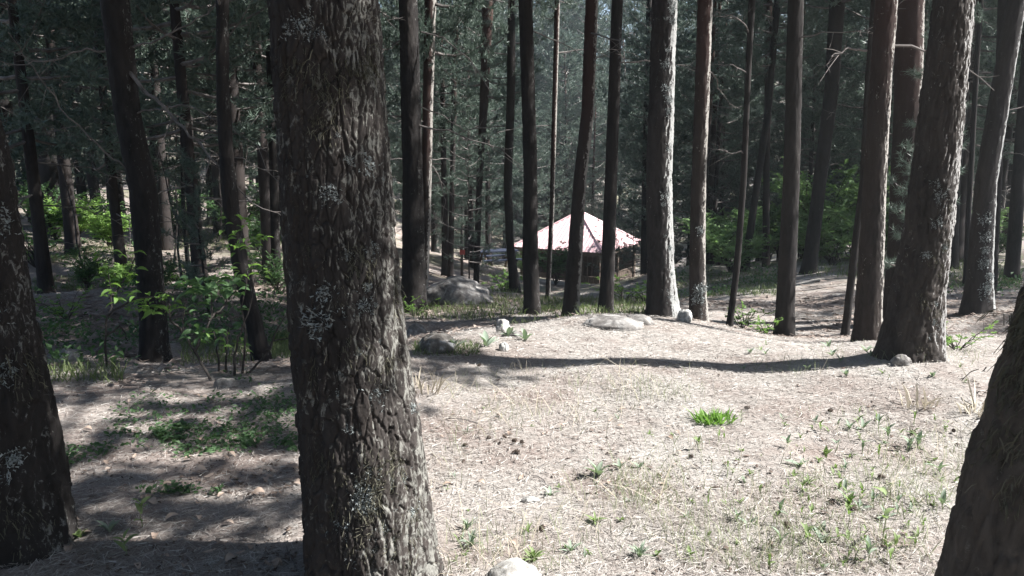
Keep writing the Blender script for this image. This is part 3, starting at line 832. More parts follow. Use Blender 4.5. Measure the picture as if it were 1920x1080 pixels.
# long dead limbs on the leaning black pine and its neighbours (pixel paths at the tree's depth)
def limb(k, path, r0, dy=0.0):
    root, cz, Y, bx, bz = TREE[k]
    pts = []
    for i, (px, py) in enumerate(path):
        x, y, z = P(px, py, Y - dy * i / (len(path) - 1))
        pts.append((x - bx, y - Y, z - bz))
    pts = np.array(pts)
    s = np.linspace(0, len(pts) - 1, len(pts) * 4)
    q = np.stack([np.interp(s, np.arange(len(pts)), pts[:, c]) for c in range(3)], -1)
    q[1:-1] += rng.normal(0, 0.008, (len(q) - 2, 3))
    mb = MB(); mb.tube(q, np.linspace(r0, r0 * 0.25, len(q)), 6)
    for j in range(6):
        i = rng.integers(len(q) // 3, len(q) - 1)
        d = q[i] - q[i - 1]; d /= np.linalg.norm(d); d = d + rng.normal(0, 0.7, 3)
        l = rng.uniform(0.1, 0.3)
        mb.tube([q[i], q[i] + d * l * 0.5, q[i] + d * l + [0, 0, -0.02]], [r0 * .35, r0 * .25, r0 * .12], 4)
    obj('dead_branch', mb.mesh('dead_branch', M['twig']), root)


limb('l1', [(225, 118), (270, 165), (310, 205), (345, 240), (400, 300), (470, 380)], 0.022, 0.6)
limb('l1', [(225, 95), (155, 93), (110, 110), (60, 118), (-20, 125)], 0.012, 0.4)
limb('l1', [(225, 90), (280, 82), (330, 58), (405, 12), (440, -20)], 0.012, 0.5)
limb('l1', [(245, 210), (300, 205), (350, 195), (420, 230), (500, 285)], 0.010, 0.7)
limb('l1', [(262, 330), (200, 290), (120, 210), (60, 120), (15, 60)], 0.012, 0.6)
limb('c1', [(760, 70), (730, 92), (700, 95)], 0.018, 0.2)
limb('c1', [(758, 220), (735, 218), (712, 215)], 0.016, 0.2)
limb('c1', [(790, 60), (830, 70), (880, 110), (905, 150)], 0.014, 0.5)
limb('c11', [(803, 300), (825, 335), (835, 375), (828, 420)], 0.012, 0.3)
limb('c3', [(1105, 140), (1118, 110), (1140, 95)], 0.010, 0.2)
limb('r2', [(1625, 95), (1590, 92), (1560, 105), (1545, 125)], 0.012, 0.2)
limb('s2', [(1400, 285), (1370, 287), (1345, 280), (1320, 278)], 0.008, 0.2)

# ------------------------------------------------------------------ whole pines for the wood
def far_pine(seed, H, cb, rmax, nb, ntw, K, ln, wd, r0):
    r_ = random.Random(seed)
    z = np.r_[-0.4, 0, 0.3, 1, 2, 3, 4.5, 6, 8, 10, H]
    z = z[(z < H) | (z == H)]
    lean = r_.uniform(-0.03, 0.03); bend = r_.uniform(-0.12, 0.12)
    x = lean * z + bend * np.sin(z * 0.35); y = r_.uniform(-0.02, 0.02) * z
    rad = r0 * (1 - np.clip(z, 0, H) / H * 0.94) * (1 + 0.35 * np.exp(-np.clip(z, 0, 9) / 0.25))
    cz = np.c_[z, x, y, rad]
    tm = trunk_mesh('trunk', cz, M['bark_far'], 12, np.r_[np.arange(-0.4, 6, 0.25), np.arange(6, H, 0.7), H], 0.006, 0.06, 0.25, 0, 0.2, seed)
    cm = crown_mesh('crown', seed, cb, H + 0.2, rmax, nb, ntw, K, ln, wd)
    # shift the crown along the bent stem
    co = np.empty(len(cm.vertices) * 3, np.float32); cm.vertices.foreach_get('co', co); co = co.reshape(-1, 3)
    co[:, 0] += np.interp(co[:, 2], z, x); co[:, 1] += np.interp(co[:, 2], z, y)
    cm.vertices.foreach_set('co', co.ravel()); cm.update()
    br = []
    for i in range(6):
        zz = r_.uniform(1.2, max(2.0, cb + 0.5))
        br.append((r_.randrange(5), (float(np.interp(zz, z, x)), float(np.interp(zz, z, y)), zz), r_.uniform(0, 6.28), r_.uniform(0.6, 1.15)))
    return tm, cm, br


TALL = [far_pine(100 + i, 13 + i, 4.6 + 0.5 * i, 2.3, 44, 6, 15, 0.14, 0.026, 0.15 + 0.015 * i) for i in range(3)]
BUSHY = [far_pine(110 + i, 9 + 1.5 * i, 0.8 + 0.5 * i, 2.4, 50, 6, 15, 0.14, 0.026, 0.10 + 0.02 * i) for i in range(3)]

MED = [far_pine(120 + i, 10.5 + i, 2.2 + 0.5 * i, 2.5, 54, 6, 15, 0.14, 0.026, 0.11 + 0.02 * i) for i in range(3)]


def plant_pine(var, x, y, rz, s, label, group, branches=True):
    tm, cm, br = var
    root = thing('pine_tree', label, 'tree', (x, y, gz(x, y) - 0.02), rz, group, s)
    obj('trunk', tm, root)
    obj('crown', cm, root)
    if branches:
        for bi, loc, a, bs in br:
            obj('dead_branch', DEAD[bi], root, loc, (0, 0.1, a), bs)
    return root


GROUPS = {
    'left': ('%s pine in the %s of the dark wood beyond the left bank', 'pines of the dark wood on the left'),
    'mid': ('%s pine in the %s of the wood behind the red roofed shelter', 'pines of the wood behind the shelter'),
    'right': ('%s pine in the %s of the dim wood beyond the shaded hollow', 'pines of the wood beyond the hollow'),
    'off': ('%s pine in the %s of the wood right of the clearing', 'pines out beside the clearing'),
}
placed = [(v[3], v[2]) for v in TREE.values()]
rp = random.Random(21)


def free(x, y, dmin):
    return all((x - a) ** 2 + (y - b) ** 2 > dmin * dmin for a, b in placed)


def scatter(n, zone, fn, dmin, tall, big=1.0):
    c = 0
    for _ in range(n * 60):
        if c >= n:
            break
        x, y = fn()
        if not free(x, y, dmin) or (6 < x < 20 and 44 < y < 54):
            continue
        placed.append((x, y)); c += 1
        tl = rp.random() < tall
        lb, gr = GROUPS[zone]
        lb = lb % ('tall bare-stemmed' if tl else 'bushy low-branched', 'front rows' if y < 45 else 'depths')
        plant_pine(rp.choice(TALL if tl else (BUSHY if y > 45 or rp.random() < 0.3 else MED)), x, y, rp.uniform(0, 6.28), rp.uniform(0.82, 1.18) * big, lb, gr, y < 45)
    return c


def zone_fn(u0, u1, y0, y1):
    def f():
        y = math.sqrt(rp.uniform(y0 * y0, y1 * y1)); u = rp.uniform(u0, u1)
        return u * y, y
    return f


scatter(42, 'left', zone_fn(-0.76, -0.17, 23, 40), 1.8, 0.35)
scatter(32, 'left', zone_fn(-0.74, -0.12, 40, 72), 2.6, 0.3, 1.25)
scatter(7, 'mid', zone_fn(-0.13, -0.03, 36, 48), 2.0, 0.4)
scatter(36, 'mid', zone_fn(-0.14, 0.22, 54, 84), 2.6, 0.2, 1.3)
scatter(8, 'mid', zone_fn(0.17, 0.27, 30, 55), 2.0, 0.4)
scatter(26, 'right', zone_fn(0.22, 0.74, 24, 38), 2.0, 0.5)
scatter(28, 'right', zone_fn(0.22, 0.74, 38, 70), 2.6, 0.3, 1.25)
scatter(14, 'mid', zone_fn(-0.3, 0.35, 86, 108), 3.0, 0.25, 1.7)
# the wood goes on to the right of the frame; its crowns shade the hollow and the left slope
scatter(13, 'off', lambda: (rp.uniform(11, 24), rp.uniform(11.5, 24)), 2.6, 0.9)
scatter(5, 'off', lambda: (rp.uniform(18, 30), rp.uniform(-3, 9)), 2.8, 0.9)
for u, y, kind, lb in ((-0.085, 25, MED, 'pine with puffy grey-green tufts over the clearing, right of the broad dark pine'), (-0.05, 30, MED, 'fluffy pine at the back of the bright clearing, left of the shelter'), (-0.115, 31, BUSHY, 'low-branched pine behind the sunlit boulder'),
                       (0.172, 37, BUSHY, 'low-branched pine close to the right corner of the red roof'), (0.20, 30, MED, 'pine with grey-green tufts between the grey lichened pine and the slim reddish one'), (0.255, 28, MED, 'dim tufted pine behind the slanting stem of the hollow'),
                       (0.315, 31, MED, 'dark tufted pine above the brown mound'), (0.375, 27, MED, 'dark pine with drooping tufts left of the leaning dark pine'), (0.46, 23, MED, 'tufted pine behind the reddish pine of the knoll'), (0.60, 19, MED, 'tufted pine at the right edge of the wood'),
                       (-0.44, 20, MED, 'gloomy tufted pine above the bright bush on the left bank'), (-0.36, 25, MED, 'gloomy pine at the top of the pale left bank'), (-0.56, 17.5, MED, 'gloomy low-branched pine near the left edge of the view'), (-0.31, 17, MED, 'gloomy tufted pine behind the bent dark pine'), (0.03, 52, MED, 'grey-green pine right behind the red roof'),
                       (-0.03, 35, MED, 'tufted pine behind the thin crooked pine, left of the red roof'), (-0.10, 37, BUSHY, 'low-branched pine beyond the red topped post'), (0.225, 36, BUSHY, 'low-branched dark pine right of the grey lichened pine'), (0.29, 36, BUSHY, 'low-branched dim pine between the slanting stems beyond the hollow'), (0.42, 33, BUSHY, 'low-branched dim pine behind the tall loose bush on the right'),
                       (-0.60, 12.5, MED, 'shaded pine whose dark tufts hang over the far left of the view'), (-0.50, 15, MED, 'dark tufted pine just right of the wide black trunk'), (-0.40, 12.0, MED, 'shaded pine with dark tufts right of the leaning black pine'), (-0.68, 17, MED, 'gloomy pine half cut off by the left edge'), (-0.345, 14.5, MED, 'shaded tufted pine close to the bent dark pine')):
    placed.append((u * y, y))
    plant_pine(kind[int(y) % 3], u * y, y, y * 1.7, 1.0, lb, None)
for i in range(8):  # unseen bushy pines added behind the camera to block low sky light
    a = math.radians(195 + i * 20); d = 7.5 + 2.5 * (i % 3)
    plant_pine((MED, BUSHY)[i % 2][i % 3], math.cos(a) * d, math.sin(a) * d, i * 1.1, 1.15, 'unseen bushy pine added around the viewpoint to block sky light', 'unseen pines added around the viewpoint', False)
for i, (u, y) in enumerate(((0.035, 74), (0.07, 79), (0.10, 72), (-0.01, 80), (0.055, 66), (0.12, 84), (0.075, 70), (0.02, 68), (0.09, 64), (0.045, 82), (0.135, 74), (-0.03, 72), (0.071, 58), (0.068, 88), (0.082, 86))):
    plant_pine(BUSHY[i % 3], u * y, y, i * 1.3, 1.75, 'large bushy pine high behind the red roofed shelter', 'large pines behind the shelter', False)
for x, y, i in ((-5.2, 26.0, 0), (-3.0, 13.0, 2)):  # unseen pines added so that their crowns shade the left bank
    plant_pine(TALL[i], x, y, 1.0 + x, 1.05, 'unseen tall pine added behind the nearest trunk to shade the left bank', 'unseen shade pines added behind the nearest trunk', True)

for x, y, i in ((-3.2, -2.2, 0), (1.8, -3.6, 1), (-7.5, 1.0, 2), (-6.0, -5.0, 1), (5.5, -1.6, 0), (-1.0, -7.0, 2), (4.5, -7.5, 1), (-11, -3.0, 0), (9.0, -4.5, 2), (-8.0, 5.2, 1)):  # more unseen pines, added to cut the sky fill on the trunks
    plant_pine(TALL[i], x, y, 1.0 + x, 1.1, 'unseen tall pine added around the viewpoint to block sky light', 'unseen pines added around the viewpoint', False)
# ------------------------------------------------------------------ shrubs with leaves
def leaf_quads(mb, pos, dirs, ln, wd, m=0, fold=0.25):
    pos = np.asarray(pos); d = np.asarray(dirs); n = len(pos)
    L = ln * rng.uniform(0.6, 1.15, (n, 1)); Wd = L * wd
    up = np.array([0, 0, 1.0]) + rng.normal(0, 0.45, (n, 3))
    side = np.cross(d, up); side /= np.linalg.norm(side, axis=1)[:, None] + 1e-9
    nor = np.cross(side, d)
    mid = pos + d * L * 0.45
    V = np.stack([pos, mid + side * Wd * .5 + nor * Wd * fold, pos + d * L + nor * L * -0.08, mid - side * Wd * .5 + nor * Wd * fold, pos + d * L * 0.5], 1)
    b = np.arange(n)[:, None] * 5
    T = np.concatenate([b + np.array([[0, 1, 4]]), b + np.array([[4, 1, 2]]), b + np.array([[4, 2, 3]]), b + np.array([[0, 4, 3]])])
    mb.add(V.reshape(-1, 3), T=T, m=m)


def shrub_meshes(seed, h, spread, nst, nleaf, ln, wd, lmat, lo=0.3):
    r_ = np.random.default_rng(seed)
    st = MB(); lf = MB()
    pos = []; dr = []
    for i in range(nst):
        a = r_.uniform(0, 6.28); R = spread * math.sqrt(r_.uniform(0.02, 1)); H = h * r_.uniform(0.6, 1.0)
        s = np.linspace(0, 1, 7)
        pts = np.stack([math.cos(a) * R * s ** 1.3, math.sin(a) * R * s ** 1.3, H * (1.25 * s - 0.25 * s * s)], -1) + np.r_[np.zeros((1, 3)), r_.normal(0, 0.03 * h, (6, 3))]
        st.tube(pts, np.interp(s, [0, 1], [0.006 + h * 0.007, 0.002]), 5, cap=False)
        nb = max(3, nleaf // nst // 9)
        for b in range(nb):
            t = r_.uniform(lo, 1.0)
            p = np.array([np.interp(t, s, pts[:, c]) for c in range(3)])
            d = np.array([math.cos(a) * 0.4, math.sin(a) * 0.4, 0.25]) + r_.normal(0, 0.6, 3) * [1, 1, 0.35]
            d /= np.linalg.norm(d)
            tw = h * r_.uniform(0.10, 0.26)
            e = p + d * tw
            st.add([p, p + [0, 0, 0.005], e], T=[(0, 1, 2)])
            for q in range(9):
                g = (q + 1) / 9
                pos.append(p + d * tw * g)
                sd = np.cross(d, [0, 0, 1]); sd /= np.linalg.norm(sd) + 1e-9
                v = d * 0.7 + sd * (1 if q % 2 else -1) * r_.uniform(0.4, 1.0) + np.array([0, 0, r_.uniform(-0.35, 0.35)])
                dr.append(v / np.linalg.norm(v))
    leaf_quads(lf, pos, dr, ln, wd)
    return st.mesh('stem', M['twig_dark']), lf.mesh('foliage', lmat)


SH = {
    'vivid': [shrub_meshes(240 + i, 1.6, 1.25, 15, 2800, 0.12, 0.55, M['leaf_vivid']) for i in range(2)],
    'fresh': [shrub_meshes(230 + i, 1.6, 1.3, 16, 3000, 0.12, 0.55, M['leaf_fresh']) for i in range(2)],
    'bright': [shrub_meshes(200 + i, 1.5, 1.1, 14, 2600, 0.11, 0.55, M['leaf']) for i in range(2)],
    'dark': [shrub_meshes(210 + i, 1.5, 1.0, 14, 2400, 0.10, 0.55, M['leaf_dark']) for i in range(2)],
    'low': [shrub_meshes(220 + i, 0.45, 0.55, 12, 500, 0.055, 0.5, M['leaf']) for i in range(2)],
}


def shrub(kind, i, px, py, s, label, group=None, Y=None, rz=0.0, sz=1.0):
    x, y, z = G(px, py) if Y is None else (P(px, py, Y)[0], Y, gz(P(px, py, Y)[0], Y))
    st, lf = SH[kind][i % 2]
    r = thing('shrub', label, 'shrub', (x, y, z - 0.03), rz, group)
    r.scale = (s, s, s * sz)
    obj('stem', st, r); obj('foliage', lf, r)
    return r


shrub('vivid', 0, 140, 445, 0.95, 'bright sunlit green bush at the top of the left bank', Y=19.5, sz=0.75)
shrub('vivid', 1, 205, 440, 0.7, 'smaller bright leafy bush on the left bank, left of the leaning black pine', Y=18.5, rz=1, sz=0.8)
shrub('vivid', 0, 225, 500, 0.42, 'low yellow-green shrub in front of the leaning black pine on the bank', Y=14.0)
shrub('low', 1, 335, 505, 1.2, 'small sunlit shrub right behind the leaning black pine', Y=15.0)
shrub('low', 0, 70, 505, 1.9, 'grey-green low shrub beside the near left trunk', Y=16, rz=2)
shrub('low', 1, 130, 632, 0.8, 'tiny bright green shrub on the shaded left slope', Y=9.5, rz=2)
shrub('dark', 0, 520, 500, 0.55, 'dim leafy bush tucked behind the nearest trunk on its left', Y=14)
bright_r = [(1345, 500, 22.5, 1.15, 'fresh'), (1395, 500, 24, 1.25, 'fresh'), (1465, 492, 24, 1.3, 'dark'), (1545, 500, 22.5, 1.55, 'fresh'), (1600, 500, 21, 1.2, 'fresh'), (1650, 495, 23, 1.1, 'dark'), (1700, 500, 21, 1.1, 'fresh'), (1805, 500, 22, 1.25, 'fresh'), (1860, 505, 20, 0.8, 'dark'), (1370, 505, 20, 0.95, 'fresh'), (1430, 500, 26, 1.35, 'fresh'), (1560, 505, 20, 1.1, 'fresh'), (1620, 490, 25, 1.55, 'fresh'), (1500, 490, 27, 1.6, 'fresh')]
lab_r = ['dark green bush right of the slim reddish pine, beyond the hollow', 'sunlit leafy bush between the slanting pines beyond the hollow', 'dim bush on the far side of the brown mound', 'tall bright green bush between the black pine and the leaning dark pine',
         'leafy green bush right of the leaning dark pine', 'dark bush seen just left of the reddish pine', 'green bush peeping out between the reddish pine and the stout pine', 'bright bush between the stout pine and the right edge pine', 'low dark bush right behind the flared right edge pine', 'lower bright bush right of the slim reddish pine', 'pale green bush on the brown mound behind the dim upright pine', 'leafy low bush in front of the taller ones at the leaning dark pine', 'tall loose bush left of the thin stem touching the reddish pine', 'tall loose green bush behind the black pine']
for i, ((px, py, Y, s, kd), lb) in enumerate(zip(bright_r, lab_r)):
    shrub(kd, i, px, py, s, lb, Y=Y, rz=i * 1.7, sz=1.15 if i == 3 else 0.9)
shrub('dark', 1, 1042, 530, 1.05, 'dark glossy bush in front of the left side of the shelter', Y=30, sz=1.0)
shrub('fresh', 0, 985, 500, 0.7, 'bright green bush at the left corner of the shelter', Y=36, sz=1.1)
shrub('low', 0, 945, 548, 1.5, 'low pale green shrub in the clearing left of the thin crooked pine', Y=19)
shrub('low', 1, 1170, 582, 1.3, 'low fresh green plants behind the crest rock', Y=13, sz=0.7)
shrub('low', 0, 1210, 580, 1.0, 'green plants touching the grey lichened pine on its left', Y=12.2, rz=1, sz=0.7)
shrub('low', 1, 778, 598, 0.7, 'dark green plants at the foot of the broad dark pine', Y=11.6)
shrub('low', 0, 1395, 592, 0.75, 'small light-leaved sapling on the slope of the hollow', Y=9.8)
shrub('low', 1, 1795, 660, 0.55, 'bright leafy plant in the shade right of the stout pine', Y=6.0, rz=0.4)
shrub('low', 0, 1432, 640, 0.5, 'dark green plants at the left of the black pine foot', Y=8.3, rz=0.9)
shrub('low', 1, 1640, 520, 1.0, 'sunlit sprig of leaves beyond the stout pine at its left', Y=16, rz=0.9)

for i, (px, Y, sc, lb) in enumerate(((170, 23.5, 1.0, 'dim bush behind the wide bright bush on the left bank'), (300, 23, 1.1, 'dark bush under the slim greyish pine of the left bank'), (420, 23, 1.1, 'dark bush behind the bent pine at the top of the bank'), (470, 18, 0.7, 'dull green bush on the pale bank right of the bent pine'),
                                     (60, 19.5, 0.9, 'dark bush left of the bright bushes on the bank'), (245, 11, 0.45, 'low dark bush on the slope at the foot of the black leaning pine'), (110, 12.5, 0.5, 'low dark bush on the shaded slope below the cut stump'), (20, 26, 1.4, 'tall dim bush at the left edge of the wood'))):
    shrub('dark', i, px, 0, sc, lb, Y=Y, rz=i * 1.3)
for i, (px, Y, h) in enumerate(((326, 17, 3.6), (345, 12, 2.2), (455, 19, 3.2), (160, 15, 3.0), (415, 22, 3.8), (240, 20, 3.4))):
    x = P(px, 500, Y)[0]
    t = thing('sapling', ('bare pole-thin sapling right of the leaning black pine', 'short bare sapling stick on the pale bank', 'bare thin sapling right of the bent pine', 'bare thin sapling near the cut stump', 'tall bare sapling at the top of the bank behind the bent pine', 'tall bare sapling between the bright bushes on the bank')[i], 'sapling', (x, Y, gz(x, Y)))
    q = np.linspace(0, 1, 7); mb = MB()
    mb.tube(np.stack([rng.normal(0, .03, 7) + 0.1 * h * q * (-1) ** i, 0 * q, h * q - 0.1], -1), np.linspace(0.022, 0.008, 7), 6)
    obj('stem', mb.mesh('stem', M['twig_dark']), t)
    for j in range(4):
        obj('dead_branch', DEAD[(i + j) % 5], t, (0.1 * h * (0.3 + j * .18) * (-1) ** i, 0, h * (0.3 + j * 0.18)), (0, -0.2, j * 2.1 + i), 0.4)

# near saplings in the left shade: every leaf its own part
def leaf_mesh(name, L, wd, mat, curl=0.25, nx=5):
    s = np.linspace(0, 1, nx)
    w = L * wd * np.sin(np.pi * np.clip(s * 0.93 + 0.05, 0, 1)) ** 0.8 * (1 - 0.25 * s)
    V = []
    for i in range(nx):
        z = curl * L * (s[i] - 1.2 * s[i] ** 2) * 2
        V += [(L * s[i], -w[i] / 2, z + w[i] * 0.22), (L * s[i], 0, z), (L * s[i], w[i] / 2, z + w[i] * 0.22)]
    Q = []
    for i in range(nx - 1):
        a = i * 3
        Q += [(a, a + 1, a + 4, a + 3), (a + 1, a + 2, a + 5, a + 4)]
    return add_mesh(name, np.array(V), [np.array(Q)], mat, True)


LEAF_R = leaf_mesh('leaf', 0.085, 0.62, M['leaf_dark'])
LEAF_G = leaf_mesh('leaf', 0.075, 0.5, M['leaf'])


def sapling(label, stems, leaves, mesh, size):
    """stems: world polylines; leaves: (point, azimuth)"""
    b = stems[0][0]
    r = thing('sapling', label, 'sapling', b)
    for st in stems:
        q = np.array(st) - np.array(b)
        s = np.linspace(0, len(q) - 1, len(q) * 3)
        q = np.stack([np.interp(s, np.arange(len(q)), q[:, c]) for c in range(3)], -1)
        q[1:-1] += rng.normal(0, 0.006, (len(q) - 2, 3))
        mb = MB(); mb.tube(q, np.linspace(0.010, 0.003, len(q)), 6)
        obj('stem', mb.mesh('stem', M['twig_dark']), r)
    for p, a in leaves:
        obj('leaf', mesh, r, np.array(p) - np.array(b), (random.uniform(-0.6, 0.6), random.uniform(-0.25, 0.5), a), size * random.uniform(0.75, 1.2))
    return r


def px_leaves(boxes, n, Y, dy):
    out = []
    for _ in range(n):
        x0, y0, x1, y1 = random.choice(boxes)
        px, py = random.uniform(x0, x1), random.uniform(y0, y1)
        out.append((P(px, py, Y + random.uniform(-dy, dy)), random.uniform(0, 6.28)))
    return out


g = G(200, 692)
Yl = g[1]
sapling('slim sapling with flat sprays of small green leaves in front of the leaning black pine',
        [[g, P(196, 630, Yl), P(208, 570, Yl), P(204, 500, Yl)], [P(204, 590, Yl), P(250, 560, Yl - .2), P(320, 556, Yl - .3)], [P(200, 628, Yl), P(225, 612, Yl + .1), P(240, 640, Yl + .1)], [P(206, 560, Yl), P(235, 520, Yl + .2), P(255, 480, Yl + .2)]],
        px_leaves([(205, 548, 330, 582), (205, 548, 330, 582), (270, 575, 305, 590), (180, 470, 260, 540), (200, 500, 255, 560)], 120, Yl - 0.1, 0.35), LEAF_G, 1.0)
g = G(395, 716)
Yl = g[1]
sapling('dark bushy sapling with big round leaves and a leaning stem',
        [[g, P(365, 660, Yl), P(340, 620, Yl), P(350, 560, Yl)], [P(365, 660, Yl), P(392, 600, Yl + .1), P(400, 535, Yl + .1)], [P(340, 622, Yl), P(318, 600, Yl - .1), P(315, 560, Yl - .1)], [P(392, 600, Yl + .1), P(430, 560, Yl + .2), P(450, 535, Yl + .2)]],
        px_leaves([(345, 520, 450, 556), (345, 520, 450, 556), (345, 560, 455, 640)], 130, Yl, 0.35), LEAF_R, 1.05)
g = G(440, 705)
Yl = g[1]
sapling('cluster of upright shrub stems with yellow-green lower leaves beside the bent pine',
        [[g, P(445, 640, Yl), P(465, 580, Yl), P(480, 520, Yl)], [P(455, 700, Yl + .05), P(462, 640, Yl), P(452, 570, Yl), P(470, 500, Yl)], [P(425, 700, Yl + .1), P(424, 650, Yl), P(432, 600, Yl)], [P(465, 700, Yl), P(500, 665, Yl), P(525, 600, Yl), P(545, 590, Yl)], [P(500, 665, Yl), P(512, 640, Yl), P(548, 632, Yl)], [P(410, 705, Yl + .1), P(408, 660, Yl + .1), P(400, 620, Yl + .1)]],
        px_leaves([(365, 620, 470, 660), (440, 440, 500, 520), (420, 400, 470, 470)], 90, Yl + 0.2, 0.3), LEAF_G, 0.95)

# young pines: the sunlit one between the reddish and the stout pine, and two in the shade
def young_pine(label, px, py, Y, h, rmax, seed, lean=0.0):
    x, _, _ = P(px, py, Y)
    r = thing('young_pine', label, 'young pine', (x, Y, gz(x, Y) - 0.02))
    mb = MB()
    s = np.linspace(0, 1, 9)
    pts = np.stack([lean * h * s, 0 * s, h * s], -1)
    mb.tube(pts, np.linspace(0.022, 0.006, 9), 8)
    obj('trunk', mb.mesh('trunk', M['bark_dark']), r)
    cm = crown_mesh('crown', seed, h * 0.18, h, rmax, int(10 + h * 6), 3, 22, 0.085, 0.007, prof=lambda f: 0.9 - 0.55 * f, puff=0.11 + 0.05 * rmax, ntuft=6)
    co = np.empty(len(cm.vertices) * 3, np.float32); cm.vertices.foreach_get('co', co); co = co.reshape(-1, 3)
    co[:, 0] += lean * co[:, 2]; cm.vertices.foreach_set('co', co.ravel()); cm.update()
    obj('crown', cm, r)


young_pine('young pine with bright needle tufts between the reddish pine and the stout pine', 1690, 600, 8.9, 3.6, 0.42, 301, 0.07)
young_pine('slim young pine with pale tufts left of the shelter', 880, 540, 19, 3.8, 1.1, 302, 0.0)
young_pine('shaded young pine with drooping tufts right of the shelter', 1185, 545, 32, 4.0, 1.3, 303, 0.0)
young_pine('young pine whose tufts hide the upper right of the red roof', 1150, 545, 38, 4.0, 1.35, 305, -0.08)
young_pine('feathery young pine in the gloom left of the bent pine', 395, 640, 10.5, 2.2, 0.55, 304, -0.05)

# ------------------------------------------------------------------ the shelter with the red metal roof
def shelter():
    Nc = np.array(P(1131, 475, 45.5)); ez = Nc[2]
    ca, sa = 4.1, 2.5
    sc = 1.3
    L = Nc + sc * np.array([-ca, sa, 0]); R = Nc + sc * np.array([sa, ca, 0]); B = L + R - Nc
    ctr = (L + R) / 2
    ap = np.array([ctr[0], ctr[1], P(1091, 396, ctr[1])[2]])
    gzz = gz(ctr[0], ctr[1])
    base = np.array([ctr[0], ctr[1], gzz])
    r = thing('picnic_shelter', 'open wooden picnic shelter under a pinkish red pyramid roof', 'shelter', tuple(base))
    # four corrugated slopes
    for a, b in ((L, Nc), (Nc, R), (R, B), (B, L)):
        e = b - a; ln = np.linalg.norm(e); e /= ln
        mid = (a + b) / 2; up = ap - mid; H = np.linalg.norm(up); up /= H
        nor = np.cross(e, up); nor = nor if nor[2] > 0 else -nor
        nr = 26; V = []; Q = []
        for i in range(nr):
            for q, (f, hgt) in enumerate(((0, 0), (.12, .02), (.38, .02), (.5, 0), (1.0, 0))):
                t = (i + f) / nr
                hh = H * (1 - abs(2 * t - 1)) * 0.999
                p0 = a + e * ln * t + nor * hgt
                V += [p0 - base, p0 + up * hh - base]
            k = i * 10
            Q += [(k + 2 * q, k + 2 * q + 2, k + 2 * q + 3, k + 2 * q + 1) for q in range(4)]
        obj('roof_slope', add_mesh('roof_slope', np.array(V), [np.array(Q)], M['roof']), r)
        mb = MB(); mb.tube([a - base + [0, 0, .02], ap - base + [0, 0, .03]], 0.06, 6)
        obj('hip_cap', mb.mesh('hip_cap', M['roof']), r)
        # fascia under the eave
        mb = MB(); c = (a + b) / 2 - base + np.array([0, 0, -0.10])
        ins = (ctr - (a + b) / 2); ins[2] = 0; ins /= np.linalg.norm(ins)
        mb.box(c + ins * 0.06, (ln - 0.16, 0.05, 0.18), math.atan2(e[1], e[0]))
        obj('fascia', mb.mesh('fascia', M['wood']), r)
        # beam, posts and the board parapet of this side
        inset = 0.55
        a2 = a + (ctr - a) * inset / np.linalg.norm((ctr - a)[:2]) * 1.2; b2 = b + (ctr - b) * inset / np.linalg.norm((ctr - b)[:2]) * 1.2
        a2[2] = b2[2] = ez
        l2 = np.linalg.norm(b2 - a2); rz = math.atan2(e[1], e[0])
        mb = MB(); mb.box((a2 + b2) / 2 - base + [0, 0, -0.2], (l2 - 0.16, 0.12, 0.2), rz); obj('beam', mb.mesh('beam', M['wood']), r)
        for f in (0, 0.5):
            p = a2 + (b2 - a2) * f
            z0 = gz(p[0], p[1]) - 0.2
            mb = MB(); mb.box(np.array([p[0], p[1], (z0 + ez - 0.1) / 2]) - base, (0.15, 0.15, ez - 0.1 - z0), rz); obj('post', mb.mesh('post', M['wood']), r)
        floor = gzz + 0.1
        mb = MB(); mb.box(np.r_[((a2 + b2) / 2)[:2], floor + 0.95] - base, (l2 - 0.16, 0.10, 0.06), rz); obj('rail', mb.mesh('rail', M['wood']), r)
        nbd = 16
        back = a is R or a is B      # far sides boarded up to the beam, added to darken the inside
        bh = max(1.3, ez - 0.3 - floor) if back else 1.15
        bm_ = MB(); bm_.box((0, 0, bh / 2 - 0.575), (l2 / nbd - 0.015, 0.03, bh)); bme = bm_.mesh('board', M['wood'])
        for i in range(nbd):
            t = (i + 0.5) / nbd
            if abs(t - .5) < 0.001:
                continue
            p = a2 + (b2 - a2) * t
            obj('board', bme, r, np.r_[p[:2], floor + 0.33 + random.uniform(-.02, .02)] - base, (0, 0, rz))
    mb = MB(); mb.box((0, 0, -0.15), (4.6, 4.6, 0.5), math.atan2((R - Nc)[1], (R - Nc)[0])); obj('floor_deck', mb.mesh('floor_deck', M['wood']), r)


shelter()

# a blue-grey picnic table, a red-topped post and a cut stump in the clearing
def picnic_table():
    x, y, z = G(932, 500, 70)
    y = 33.0; x = P(932, 487, y)[0]; z = gz(x, y)
    r = thing('picnic_table', 'small blue-grey picnic table in the clearing left of the shelter', 'table', (x, y, z), 0.35)
    for i in range(4):
        mb = MB(); mb.box((0, -0.3 + i * 0.2, 0.76), (1.7, 0.185, 0.05)); obj('plank', mb.mesh('plank', M['table']), r)
    for s in (-1, 1):
        mb = MB(); mb.box((0, s * 0.72, 0.45), (1.7, 0.26, 0.05)); obj('seat', mb.mesh('seat', M['table']), r)
        mb = MB()
        for t in (-1, 1):
            mb.tube([(s * 0.6, t * 0.12, 0.74), (s * 0.6, t * 0.66, -0.05)], 0.045, 6)
        mb.box((s * 0.6, 0, 0.40), (0.06, 1.6, 0.09))
        obj('leg', mb.mesh('leg', M['wood']), r)


picnic_table()


